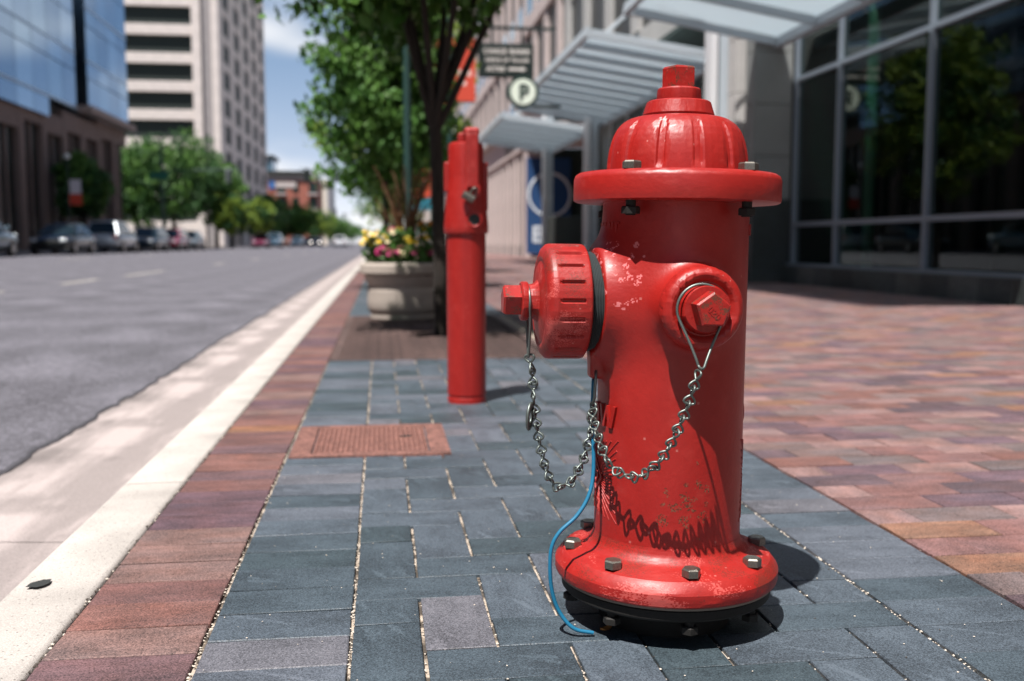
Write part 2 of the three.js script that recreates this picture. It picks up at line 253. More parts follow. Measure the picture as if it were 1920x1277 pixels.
// beds under the pavers
struct('paver_bed', mergeGeometries([sheet(-0.497, 1.048, 4, -5.14, -0.0075), sheet(-0.497, 1.048, -8.26, -40, -0.0075), sheet(-0.497, -0.27, -5.14, -8.26, -0.0075), sheet(0.94, 1.048, -5.14, -8.26, -0.0075)]), mSand);
struct('brick_bed', sheet(1.048, 6.9, 4, -40, -0.009), M('brick joint dirt', { color: S('#7a625c'), map: concreteMap, roughness: 1 }));
struct('far_pavement', sheet(-0.497, 6.9, -39.9, -400, -0.004), M('far brick', { color: S('#9a7672'), map: brickMap, roughness: 0.9 }));
struct('soil_pit', sheet(-0.30, 0.97, -5.1, -8.3, -0.05), M('grate pit', { color: S('#4a3d36'), map: asphaltMap, roughness: 1 }));

// ───────────── pavers ─────────────
const A = 0.1095;
reseed(21);
const paverVariants = (w, d, map, n) => Array.from({ length: n }, () => {
  const c = 0.0014, h = 0.05, j = () => rr(-0.0011, 0.0011), X = w / 2, Z = d / 2;
  const o = [[-X + j(), -Z + j()], [X + j(), -Z + j()], [X + j(), Z + j()], [-X + j(), Z + j()]], t = o.map(([x, z]) => [x - Math.sign(x) * (c + j()), z - Math.sign(z) * (c + j())]);
  const pos = [], tri = (a, b, d2) => pos.push(...a, ...b, ...d2), T = t.map(([x, z]) => [x, rr(-0.0006, 0.0003), z]), O = o.map(([x, z]) => [x, -c, z]), B = o.map(([x, z]) => [x, -h, z]);
  tri(T[0], T[2], T[1]); tri(T[0], T[3], T[2]);
  for (let k = 0; k < 4; k++) { const m = (k + 1) % 4; tri(T[k], T[m], O[m]); tri(T[k], O[m], O[k]); tri(O[k], O[m], B[m]); tri(O[k], B[m], B[k]); }
  const g = new THREE.BufferGeometry(); g.setAttribute('position', new THREE.Float32BufferAttribute(pos, 3)); g.computeVertexNormals(); uvBox(g);
  const u = rr(0, 3), v = rr(0, 3), uv = g.attributes.uv; for (let k = 0; k < uv.count; k++) uv.setXY(k, (w > d ? uv.getX(k) : uv.getY(k)) + u, (w > d ? uv.getY(k) : uv.getX(k)) + v);
  return g;
});
const inGrate = (x, z) => x > -0.272 && x < 0.94 && z < -5.17 && z > -8.28;
const inCover = (x, z) => x > -0.262 && x < 0.192 && z < -2.79 && z > -3.275;
function layPavers(owner, list, geos, materials, name, limit = 300) {   // list [x, z, kind, colour]; nearest 300 are meshes, the others one joined part
  list = list.filter(p => p[1] < 0.2).map(p => { const q = new THREE.Vector3(p[0], 0, p[1]).project(camera); return [...p, p[1] < -0.6 && Math.abs(q.x) < 1.06 && Math.abs(q.y) < 1.08 ? 0 : 1]; });
  list.sort((a, b) => a[4] - b[4] || b[1] - a[1]);            // those in the picture first, the nearest first
  const rest = materials.map(() => []);
  list.forEach(([x, z, kind, ci], i) => {
    const g = geos[kind][(rnd() * geos[kind].length) | 0], flip = rnd() < 0.5 ? Math.PI : 0, y = rr(-0.0012, 0.0010), tx = rr(-0.004, 0.004), tz = rr(-0.004, 0.004);
    if (i < limit) { const m = mesh(name, g, materials[ci], owner); m.position.set(x, y, z); m.rotation.set(tx, flip, tz); }
    else { const q = g.clone(); q.applyMatrix4(new THREE.Matrix4().compose(new THREE.Vector3(x, y, z), new THREE.Quaternion().setFromEuler(new THREE.Euler(tx, flip, tz)), new THREE.Vector3(1, 1, 1))); rest[ci].push(q); }
  });
  rest.forEach((l, ci) => { if (l.length) { const m = mesh(name + '_field', mergeGeometries(l), materials[ci], owner); m.userData.kind = 'stuff'; } });
}
const pick = (w) => { let s = 0; for (const v of w) s += v; let q = rnd() * s; for (let i = 0; i < w.length; i++) if ((q -= w[i]) < 0) return i; return 0; };
const slateMats = ['#58616a', '#4d5860', '#646972', '#434f55', '#716f75'].map((c, i) => M('slate paver ' + i, { color: S(c), map: slateMap, bumpMap: slateBump, bumpScale: 0.0014, roughness: 0.52 }));
const redMats = ['#8e6865', '#755c64', '#98705c', '#9c7b77', '#6a565c', '#856e6b', '#835c55', '#7b6a69'].map((c, i) => M('red paver ' + i, { color: S(c), map: brickMap, bumpMap: brickBump, bumpScale: 0.0014, roughness: 0.78 }));
const stripMats = ['#8a6058', '#7b5652', '#6b5058', '#98694f', '#886a64', '#74575a'].map((c, i) => M('strip brick ' + i, { color: S(c), map: brickMap, bumpMap: brickBump, bumpScale: 0.0016, roughness: 0.78 }));
const GX = 0.0055, GZ = 0.0030;
const slateGeo = { H: paverVariants(2 * A - GX, A - GZ, 0, 9), V: paverVariants(A - GX, 2 * A - GZ, 0, 9), Q: paverVariants(A - GX, A - GZ, 0, 6) };
{
  const slate = struct('slate_paving'), list = [], X0 = -0.052, ZH = 1.648, sc = () => pick([5, 4, 3, 3, 1]);
  const put = (x, z, k) => { if (!inGrate(x, z)) list.push([x, z, k, sc()]); };
  for (let r = -6; r < 200; r++) { const z = -(1.285 + r * A * 0.998) + A / 2; put(-0.2715 + A, z, 'H'); put(0.826 + A + 0.001, z - 0.03, 'H'); }
  for (let i = 0; i < 8; i++) for (let j = -12; j < 190; j++) {
    const m = (((i - j) % 4) + 4) % 4, x = X0 + i * A, z = -(ZH + j * A);
    if (m === 0) i === 7 ? put(x + A / 2, z - A / 2, 'Q') : put(x + A, z - A / 2, 'H');
    else if (m === 1 && i === 0) put(x + A / 2, z - A / 2, 'Q');
    else if (m === 3) put(x + A / 2, z - A, 'V');
  }
  layPavers(slate, list, slateGeo, slateMats, 'slate_paver');
}
{
  const strip = struct('kerbside_brick_strip'), list = [], geos = { H: paverVariants(0.2165, A - GZ, 0, 12) };
  for (let r = -6; r < 285; r++) { const z = -(1.30 + r * A); list.push([-0.385, z, 'H', pick([5, 5, 4, 0.5, 3, 4])]); }
  layPavers(strip, list, geos, stripMats, 'strip_brick', 291);
  const field = struct('brick_paving'), l2 = [], g2 = { H: paverVariants(2 * A - 0.003, A - 0.003, 0, 14), Q: paverVariants(A - 0.003, A - 0.003, 0, 6) };
  for (let r = -6; r < 330; r++) { const z = -(1.26 + r * A), s = (r % 2 + 2) % 2; if (s) l2.push([1.0515 + A / 2, z, 'Q', pick([5, 3, 1.6, 4, 2, 4, 2.4, 4])]); for (let x = 1.0515 + A + s * A; x < 6.35; x += 2 * A) l2.push([x, z, 'H', pick([5, 3, 1.6, 4, 2, 4, 2.4, 4])]); }
  layPavers(field, l2, g2, redMats, 'paving_brick');
}

// ───────────── fire hydrant ─────────────
const HX = 0.45, HZ = -1.53, LEAN = -0.015;
{
  const t = thing('fire_hydrant', 'red cast iron fire hydrant with ribbed dome bonnet and capped outlets in the foreground', 'fire hydrant', [HX, 0, HZ]);
  t.rotation.z = LEAN;
  const cyl = (d, r, a, half) => { const x = d - r, y = Math.abs(a) - half; return Math.min(Math.max(x, y), 0) + Math.hypot(Math.max(x, 0), Math.max(y, 0)); };
  const smin = (a, b, k) => { const h = Math.max(k - Math.abs(a - b), 0) / k; return Math.min(a, b) - h * h * h * k / 6; };
  const body = (x, y, z) => {
    const rad = lerp(0.1165, 0.1135, clamp((y - 0.13) / 0.53));
    let d = cyl(Math.hypot(x, z), rad, y - 0.385, 0.283);
    d = smin(d, cyl(Math.hypot(y - 0.507, z), 0.0795, x + 0.063, 0.061), 0.085);
    d = smin(d, cyl(Math.hypot(x + 0.002, y - 0.507), 0.0565, Math.abs(z) - 0.07, 0.066), 0.05);
    const lx = Math.abs(x + 0.115) - 0.027 + 0.012, ly = Math.abs(y - 0.415) - 0.033 + 0.012, lz = Math.abs(z - 0.012) - 0.014 + 0.005;
    d = smin(d, Math.hypot(Math.max(lx, 0), Math.max(ly, 0), Math.max(lz, 0)) + Math.min(Math.max(lx, ly, lz), 0) - 0.006, 0.012);
    return d;
  };
  const bg = solid(body, [-0.16, 0.09, -0.16], [0.135, 0.68, 0.16], 0.0042);
  { const p = bg.attributes.position, uv = new Float32Array(p.count * 2); for (let i = 0; i < p.count; i++) { const a = Math.atan2(-p.getX(i), p.getZ(i)); uv[i * 2] = (a / (2 * Math.PI) + 0.5) * BARREL; uv[i * 2 + 1] = p.getY(i); } bg.setAttribute('uv', new THREE.BufferAttribute(uv, 2)); }
  // faces that cross the seam behind the barrel get their own corners
  const bgs = bg.toNonIndexed(); { const uv = bgs.attributes.uv; for (let i = 0; i < uv.count; i += 3) { const us = [0, 1, 2].map(k => uv.getX(i + k)); if (Math.max(...us) - Math.min(...us) > BARREL / 2) for (let k = 0; k < 3; k++) if (us[k] < BARREL / 2) uv.setX(i + k, us[k] + BARREL); } }
  mesh('barrel', bgs, mBarrel, t);
  // ground stub, lower flange, breakaway flange
  mesh('standpipe', revolve([[0.105, -0.06], [0.105, 0.056]], 40), mIron, t);
  mesh('lower_flange', revolve([[0.105, 0.046], [0.163, 0.046], [0.167, 0.05], [0.167, 0.062], [0.163, 0.066], [0.1, 0.066]], 72), mIron, t);
  mesh('gasket', revolve([[0.15, 0.066], [0.1715, 0.066], [0.1715, 0.0695], [0.15, 0.0695]], 72), M('gasket', { color: S('#7d7268'), roughness: 0.8 }), t);
  const fp = [[0.12, 0.0695], [0.172, 0.0695], [0.1765, 0.073], [0.178, 0.078], [0.178, 0.0905], [0.1768, 0.0935], [0.1668, 0.1065]];
  for (let i = 0; i <= 8; i++) { const a = i / 8; fp.push([lerp(0.1655, 0.142, a), 0.1075 + 0.0085 * a]); }
  for (let i = 1; i <= 8; i++) { const a = i / 8 * Math.PI / 2; fp.push([0.142 - 0.0252 * Math.sin(a), 0.116 + 0.026 * (1 - Math.cos(a))]); }
  mesh('base_flange', revolve(fp, 96, (a, r, y) => 0.0009 * (fbm(Math.sin(a) * 6 + 9, Math.cos(a) * 6 + 9, y * 60, 3) - 0.5) * (r > 0.17 ? 2 : 0.8), 0.3), mWorn, t);
  const bolt = (x, y, z, r, h, rot, parent, stud) => {
    const g = prism(6, r, 0, h, 0.0022, rot); g.translate(x, y, z);
    const m = mesh('bolt', g, mSteel, parent);
    if (stud) { const s = merge([new THREE.CylinderGeometry(r * 0.52, r * 0.52, stud, 12)]); s.translate(x, y - stud / 2 - 0.001, z); mesh('stud', s, mIron, m); const n = prism(6, r * 0.95, 0, 0.011, 0.002, rot + 0.4); n.translate(x, y - stud + 0.001, z); mesh('nut', n, mIron, m); }
    return m;
  };
  for (let k = 0; k < 8; k++) { const a = k / 8 * 2 * Math.PI + 0.035; bolt(Math.cos(a) * 0.152, 0.1125, Math.sin(a) * 0.152, 0.0142, 0.0125, k * 1.3, t, 0.087); }
  for (const a of [134, 60, 232, 318]) { const q = a * Math.PI / 180; bolt(Math.cos(q) * 0.141, 0.7065, Math.sin(q) * 0.141, 0.0145, 0.0115, a, t, 0.066); }
  // bonnet: flange and melon dome with twelve channels
  const bonnet = mesh('bonnet_flange', revolve([[0.112, 0.6615], [0.156, 0.6615], [0.1598, 0.6635], [0.1606, 0.667], [0.1606, 0.696], [0.1582, 0.7025], [0.153, 0.706], [0.105, 0.7085]], 96, (a, r, y) => r > 0.15 ? 0.0007 * (fbm(Math.sin(a) * 8 + 9, Math.cos(a) * 8 + 9, y * 30, 3) - 0.5) : 0, 0.7), mRed, t);
  const dp = []; for (let i = 0; i <= 26; i++) { const q = i / 26; const ang = q * Math.PI / 2; dp.push([lerp(0.046, 0.1095, 0) + (0.1095 - 0.046) * Math.pow(Math.cos(ang), 0.62), 0.706 + (0.794 - 0.706) * Math.pow(Math.sin(ang), 0.92)]); }
  const chan = a => { const p = a / (2 * Math.PI) * 12, f = Math.abs(p - Math.round(p)); return 1 - sstep(0.085, 0.155, f); };
  const dome = revolve(dp, 288, (a, r, y) => { const u = clamp((y - 0.708) / 0.082); return -0.0058 * chan(a) * sstep(0.0, 0.12, u) * (1 - sstep(0.86, 1, u)) + 0.0008 * (fbm(Math.sin(a) * 9 + 9, Math.cos(a) * 9 + 9, y * 60, 3) - 0.5); }, 0.9);
  mesh('bonnet_dome', dome, mRed, t);
  mesh('seal', revolve([[0.047, 0.786], [0.053, 0.790], [0.053, 0.7955], [0.04, 0.7955]], 64), mBlack, t);
  mesh('hold_down_collar', revolve([[0.045, 0.7955], [0.0545, 0.7955], [0.0555, 0.798], [0.0495, 0.8165], [0.047, 0.8185], [0.03, 0.819]], 64), mRed, t);
  mesh('operating_collar', revolve([[0.0335, 0.8185], [0.0345, 0.8215], [0.0335, 0.836], [0.0315, 0.8385], [0.015, 0.8395]], 48), mRed, t);
  const on = prism(5, 0.0262, 0.8385, 0.8715, 0.003, 0.75); mesh('operating_nut', on, mNut, t);
  // pumper outlet toward the street
  const toX = g => { g.rotateZ(Math.PI / 2); g.translate(0, 0.507, 0); return g; };
  const thr = []; for (let i = 0; i <= 24; i++) thr.push([0.0765 + (i % 2 ? 0.0016 : 0), 0.1195 + i * 0.0012]);
  mesh('thread_seal', toX(revolve([[0.0795, 0.116], ...thr, [0.07, 0.149]], 64, null, 0.2)), mRubber, t);
  const cp = [[0.07, 0.146], [0.0845, 0.146], [0.0885, 0.1485], [0.0895, 0.152]]; for (let i = 0; i <= 16; i++) cp.push([0.0895, 0.154 + i * 0.0029]);
  cp.push([0.0885, 0.205], [0.083, 0.2105], [0.072, 0.2145], [0.069, 0.2145], [0.066, 0.2125], [0.063, 0.2125], [0.058, 0.2155], [0.04, 0.2175], [0.033, 0.2185], [0.0305, 0.221], [0.028, 0.2235], [0.0265, 0.228], [0.0265, 0.233]);
  const slot = (a, r, y) => { if (y < 0.15 || y > 0.208 || r < 0.088) return 0; const p = a / (2 * Math.PI) * 20 + 0.2, f = Math.abs(p - Math.round(p)); return -0.0042 * (1 - sstep(0.07, 0.12, f)) * sstep(0.1565, 0.160, y) * (1 - sstep(0.193, 0.1965, y)); };
  const cap = mesh('pumper_cap', toX(revolve(cp, 400, slot, 0.6)), mWorn, t);
  mesh('cap_collar', toX(revolve([[0.02, 0.2335], [0.0295, 0.2335], [0.0305, 0.2355], [0.0305, 0.2425], [0.0285, 0.2445], [0.012, 0.2445]], 40)), mRed, cap);
  mesh('cap_nut', toX(prism(5, 0.0245, 0.2445, 0.272, 0.003, 0.3)), mNut, cap);
  // two hose outlets along the street
  const hose = (s) => {
    const to = g => { g.rotateX(Math.PI / 2); if (s < 0) g.rotateY(Math.PI); g.translate(-0.002, 0.507, 0); return g; };
    mesh('outlet_seal', to(revolve([[0.056, 0.132], [0.0535, 0.1345], [0.0535, 0.1385], [0.05, 0.1395]], 48)), mRubber, t);
    const hp = [[0.045, 0.1385], [0.0585, 0.1385], [0.0605, 0.1405], [0.0615, 0.145], [0.0612, 0.152], [0.0595, 0.158], [0.0565, 0.1632], [0.0525, 0.1665], [0.0485, 0.1675], [0.0445, 0.1663], [0.0415, 0.1635], [0.0395, 0.1615], [0.0375, 0.1615], [0.0355, 0.164], [0.0345, 0.169], [0.0340, 0.1735], [0.0325, 0.1755], [0.012, 0.176]];
    const hc = mesh('hose_cap', to(revolve(hp, 96, (a, r, y) => { if (y > 0.156 || y < 0.146 || r < 0.055) return 0; const p = a / (2 * Math.PI) * 16, f = Math.abs(p - Math.round(p)); return f < 0.05 ? -0.002 : 0; }, 0.55)), mRed, t);
    mesh('hose_nut', to(prism(5, 0.0262, 0.176, 0.2055, 0.003, 0.62)), mNut, hc);
    if (s > 0) { const g = text('020', 0.0095, 0.0016); g.rotateZ(-0.75); g.translate(-0.002, 0.504, 0.2045); mesh('cast_number', g, mNut, hc); }
  };
  hose(1); hose(-1);
  // set screw between the outlets
  { const g = new THREE.SphereGeometry(0.0055, 10, 8); g.scale(0.5, 1.2, 1); g.translate(-0.0555, 0.505, 0.118); mesh('set_screw', g, M('brass', { color: S('#a08a4c'), roughness: 0.4, metalness: 0.8 }), t); }
  // raised lettering and sunburst emblem, on the street side and on the building side
  const wrap = (g, az, y0, R = 0.1145) => { const p = g.attributes.position; for (let i = 0; i < p.count; i++) { const a = az - p.getX(i) / R, q = R + p.getZ(i); p.setXYZ(i, -Math.sin(a) * q, y0 + p.getY(i), Math.cos(a) * q); } g.computeVertexNormals(); return uvBox(g); };
  for (const az of [Math.PI / 2, -Math.PI / 2]) {
    const word = text('OW', 0.034, 0.005); word.translate(0.022, 0, 0);
    mesh('cast_letters', wrap(word, az, 0.332), mRed, t);
    const ht = text('HYDRANT', 0.017, 0.004); mesh('cast_letters', wrap(ht, az, 0.622, 0.1125), mRed, t);
    const ribs = [];
    for (let k = 0; k < 52; k++) {
      const th = (k + 0.5) / 52 * 2 * Math.PI, c = Math.cos(th), s = Math.sin(th), sq = 0.066 / Math.max(Math.abs(c), Math.abs(s)), mid = Math.min(Math.abs(c), Math.abs(s)) / Math.max(Math.abs(c), Math.abs(s)), out = sq * lerp(0.80, 0.985, mid), inn = 0.030 / (Math.abs(c) + Math.abs(s)) * 1.05, pos = [], n = 5;
      const P = (d, side, h) => [d * c - side * s, d * s + side * c, h];
      for (let i = 0; i < n; i++) { const d0 = lerp(inn, out, i / n), d1 = lerp(inn, out, (i + 1) / n), w0 = d0 * 0.056 + 0.0003, w1 = d1 * 0.056 + 0.0003, h = 0.0027; const a = P(d0, -w0, -0.001), b = P(d0, 0, h), e = P(d0, w0, -0.001), a2 = P(d1, -w1, -0.001), b2 = P(d1, 0, h), e2 = P(d1, w1, -0.001); pos.push(...a, ...a2, ...b2, ...a, ...b2, ...b, ...b, ...b2, ...e2, ...b, ...e2, ...e); if (i === n - 1) pos.push(...a2, ...e2, ...b2); }
      const g = new THREE.BufferGeometry(); g.setAttribute('position', new THREE.Float32BufferAttribute(pos, 3)); ribs.push(g);
    }
    for (let k = 0; k < 4; k++) for (const q of [0.026, 0.012]) { const g = new THREE.BoxGeometry(q * 1.43, 0.0032, 0.0045, 6, 1, 1).toNonIndexed(); g.deleteAttribute('uv'); g.deleteAttribute('normal'); g.translate(0, q * 0.707, 0.0015); g.rotateZ(Math.PI / 4 + k * Math.PI / 2); ribs.push(g); }
    mesh('sunburst_emblem', wrap(mergeGeometries(ribs), az, 0.232), mWorn, t);
  }
}
// places given in the hydrant's own frame
const hyd = ([x, y, z]) => { const c = Math.cos(LEAN), s = Math.sin(LEAN); return [HX + x, y, HZ + z]; };
function chain(label, pts, loop, hook) {
  const t = thing('chain', label, 'chain', [0, 0, 0], 0, 'cap chains on the hydrant');
  const V = p => new THREE.Vector3(...hyd(p));
  mesh('wire_loop', tube(loop.map(hyd), 0.0021, 64, 8, true), mGalv, t);
  const curve = new THREE.CatmullRomCurve3(pts.map(V)), len = curve.getLength(), pitch = 0.0222, n = Math.round(len / pitch);
  // jack chain: each link is one wire bent to two eyes that stand at right angles
  const eye = 0.0072, wire = 0.0018, lp = [];
  for (let i = 0; i < 20; i++) { const a = i / 20 * 2 * Math.PI; lp.push(a); }
  const pts8 = lp.map(a => { const s = Math.sin(a), up = s; const lat = eye * Math.sin(2 * a) * 1.05, q = sstep(-0.35, 0.35, up) * Math.PI / 2; return [lat * Math.cos(q), up * 0.0128, lat * Math.sin(q)]; });
  const lg = tube(pts8, wire, 40, 6, true);
  const up = new THREE.Vector3(0, 1, 0);
  for (let i = 0; i < n; i++) {
    const u = (i + 0.5) / n, p = curve.getPointAt(u), d = curve.getTangentAt(u);
    const m = mesh('link', lg, mGalv, t); m.position.copy(p); m.quaternion.setFromUnitVectors(up, d).multiply(new THREE.Quaternion().setFromAxisAngle(up, 0.5 + rr(-0.35, 0.35) + (i % 2) * 0.25));
    m.scale.setScalar(rr(1.0, 1.08));
  }
  if (hook) mesh('hook', tube(hook.map(hyd), 0.0023, 32, 8), mGalv, t);
  return t;
}
reseed(31);
const c1 = chain('slack steel chain hanging from the big street side cap of the hydrant', [[-0.222, 0.424, 0], [-0.217, 0.397, 0], [-0.216, 0.364, 0.002], [-0.212, 0.322, 0.005], [-0.205, 0.280, 0.01], [-0.194, 0.239, 0.012], [-0.179, 0.220, 0.015], [-0.161, 0.226, 0.02], [-0.147, 0.248, 0.025], [-0.138, 0.274, 0.03], [-0.132, 0.303, 0.033], [-0.129, 0.334, 0.036], [-0.127, 0.352, 0.036]],
  Array.from({ length: 18 }, (_, k) => { const a = k / 18 * 2 * Math.PI, s = Math.sin(a), c = Math.cos(a); return c > -0.25 ? [-0.2265 + 0.001 * s, 0.507 + c * 0.0300, s * 0.0300] : [-0.2235, 0.507 - 0.0075 - 0.0765 * sstep(-0.25, -1, c), s * 0.0300 * (1 - 0.78 * sstep(-0.25, -1, c))]; }),
  [[-0.121, 0.398, 0.012], [-0.121, 0.403, 0.024], [-0.123, 0.396, 0.034], [-0.125, 0.378, 0.037], [-0.126, 0.362, 0.037], [-0.128, 0.350, 0.033], [-0.130, 0.347, 0.040]]);
{ const g = mergeGeometries([new THREE.TorusGeometry(0.0165, 0.0042, 8, 32), new THREE.TorusGeometry(0.0115, 0.003, 8, 24)]); g.scale(0.85, 1.12, 0.7); g.rotateY(1.15); g.rotateZ(-0.08); const p = hyd([-0.2225, 0.331, 0.011]); g.translate(...p); mesh('tag_ring', g, mGalv, c1); }
chain('bright steel chain looping across the front of the hydrant barrel from the hose cap', [[-0.011, 0.420, 0.192], [-0.016, 0.402, 0.190], [-0.024, 0.373, 0.187], [-0.032, 0.349, 0.183], [-0.042, 0.322, 0.177], [-0.055, 0.293, 0.166], [-0.070, 0.270, 0.148], [-0.083, 0.259, 0.131], [-0.099, 0.260, 0.117], [-0.113, 0.269, 0.103], [-0.122, 0.287, 0.088], [-0.127, 0.307, 0.072], [-0.130, 0.326, 0.056], [-0.130, 0.344, 0.044]],
  Array.from({ length: 20 }, (_, k) => { const a = k / 20 * 2 * Math.PI, s = Math.sin(a), c = Math.cos(a), dn = sstep(-0.2, -1, c); return [-0.002 + s * 0.0355 * (1 - 0.80 * dn) - 0.006 * dn, 0.507 + c * 0.0355 - 0.046 * dn, 0.1725 + 0.018 * dn + (s > 0 ? 0.010 * dn : 0)]; }), null);
// blue cable down the hydrant and over the flange
single('tracer_cable', tube([[-0.121, 0.39, 0.012], [-0.124, 0.381, 0.02], [-0.127, 0.333, 0.03], [-0.128, 0.253, 0.045], [-0.137, 0.214, 0.055], [-0.157, 0.184, 0.062], [-0.184, 0.161, 0.066], [-0.197, 0.139, 0.069], [-0.200, 0.107, 0.071], [-0.197, 0.070, 0.072], [-0.186, 0.038, 0.075], [-0.165, 0.014, 0.083], [-0.135, 0.006, 0.085]].map(hyd), 0.0031, 90, 10), mCable, 'blue tracer cable curling down over the hydrant base flange', 'cable');
{ // dead leaf in front of the base
  const g = new THREE.PlaneGeometry(0.024, 0.014, 6, 4), p = g.attributes.position; for (let i = 0; i < p.count; i++) { const x = p.getX(i) / 0.012, y = p.getY(i) / 0.007; p.setXYZ(i, p.getX(i), p.getY(i) * (1 - 0.75 * Math.pow(Math.abs(x), 1.6)), 0.004 * x * x + 0.0035 * Math.abs(y) + 0.001); } g.rotateX(-Math.PI / 2); g.rotateY(0.5); g.computeVertexNormals(); g.translate(0.339, 0.001, -1.462);
  single('dead_leaf', g, M('dead leaf', { color: S('#a8713c'), roughness: 0.8, side: THREE.DoubleSide }), 'curled brown dead leaf on the slate in front of the hydrant', 'leaf');
}

// ───────────── post indicator valve (red post behind) ─────────────
{
  const t = thing('post_indicator_valve', 'slim red post indicator valve with padlocked handle behind the hydrant', 'valve post', [0.318, 0, -3.75]);
  mesh('post', revolve([[0.0735, -0.03], [0.0735, 0.018], [0.0705, 0.020], [0.0705, 0.028], [0.0735, 0.030], [0.0735, 0.66], [0.05, 0.66]], 48), mRed, t);
  mesh('skirt', revolve([[0.07, 0.637], [0.0825, 0.637], [0.0835, 0.640], [0.0835, 0.665], [0.0785, 0.72], [0.0705, 0.80], [0.0665, 0.84]], 48), mRed, t);
  mesh('head', revolve([[0.0655, 0.80], [0.0655, 0.955], [0.063, 0.966], [0.052, 0.972], [0.02, 0.974]], 48), mRed, t);
  mesh('side_lug', rbox(-0.0815, -0.06, 0.79, 0.90, -0.02, 0.02, 0.006), mRed, t); mesh('side_lug', rbox(0.06, 0.0815, 0.72, 0.90, -0.02, 0.02, 0.006), mRed, t);
  const h = mesh('wrench_handle', mergeGeometries([rbox(-0.008, 0.040, 0.80, 1.0, 0.078, 0.096, 0.007), rbox(-0.012, 0.044, 0.988, 1.020, -0.02, 0.096, 0.014, 3), rbox(-0.03, 0.0, 0.972, 1.006, -0.02, 0.03, 0.008)]), mWorn, t);
  const ring = new THREE.TorusGeometry(0.024, 0.0075, 10, 28); ring.translate(0.017, 0.793, 0.088); mesh('handle_eye', ring, mRed, h);
  const win = new THREE.TorusGeometry(0.026, 0.006, 10, 28); win.translate(0.023, 0.686, 0.079); const wm = mesh('window_rim', win, mRed, t);
  const glass = new THREE.CylinderGeometry(0.0225, 0.0225, 0.006, 24); glass.rotateX(Math.PI / 2); glass.translate(0.023, 0.686, 0.079); mesh('indicator_window', glass, mBlack, wm);
  { const e = rbox(-0.02, 0.005, 0.972, 0.992, -0.012, 0.012, 0.004); mesh('stem_nut', e, mSteel, t); }
  const p = thing('padlock', 'grey steel padlock hanging on the red valve post', 'padlock', [0.318, 0, -3.75]);
  const b = new THREE.CylinderGeometry(0.0155, 0.0155, 0.046, 20); b.rotateZ(1.05); b.translate(0.0, 0.768, 0.099); mesh('body', b, mSteel, p);
  mesh('shackle', tube([[0.004, 0.778, 0.099], [0.022, 0.80, 0.103], [0.034, 0.794, 0.093], [0.024, 0.774, 0.092], [0.014, 0.765, 0.096]], 0.004, 24, 8), mSteel, p);
}

// ───────────── utility cover, tree grate ─────────────
{
  const mRust = M('rusty cover', { color: S('#93665a'), map: asphaltMap, bumpMap: asphaltBump, bumpScale: 0.001, roughness: 0.85 });
  const t = thing('utility_cover', 'rusty red rectangular utility cover set in the slate paving', 'utility cover', [-0.036, 0, -3.03]);
  mesh('frame', mergeGeometries([box(-0.228, 0.228, -0.04, 0.005, 0.2, 0.238), box(-0.228, 0.228, -0.04, 0.005, -0.238, -0.2), box(-0.228, -0.17, -0.04, 0.005, -0.1995, 0.1995), box(0.17, 0.228, -0.04, 0.005, -0.1995, 0.1995)]), mRust, t);
  const lid = mesh('lid', rbox(-0.166, 0.166, -0.03, 0.006, -0.196, 0.196, 0.003), mRust, t);
  const dots = []; for (let i = 0; i < 22; i++) for (let j = 0; j < 26; j++) { const g = box(-0.0045, 0.0045, 0.006, 0.0074, -0.002, 0.002); g.rotateY((i + j) % 2 ? 0.8 : -0.8); g.translate(-0.155 + i * 0.0148, 0, -0.185 + j * 0.0148); dots.push(g); }
  const tr = mesh('tread', mergeGeometries(dots), mRust, lid); tr.userData.kind = 'stuff';
  const key = new THREE.CylinderGeometry(0.011, 0.011, 0.003, 14); key.scale(1.7, 1, 1); key.translate(0.105, 0.0068, -0.02); mesh('key_hole', key, mBlack, lid);
}
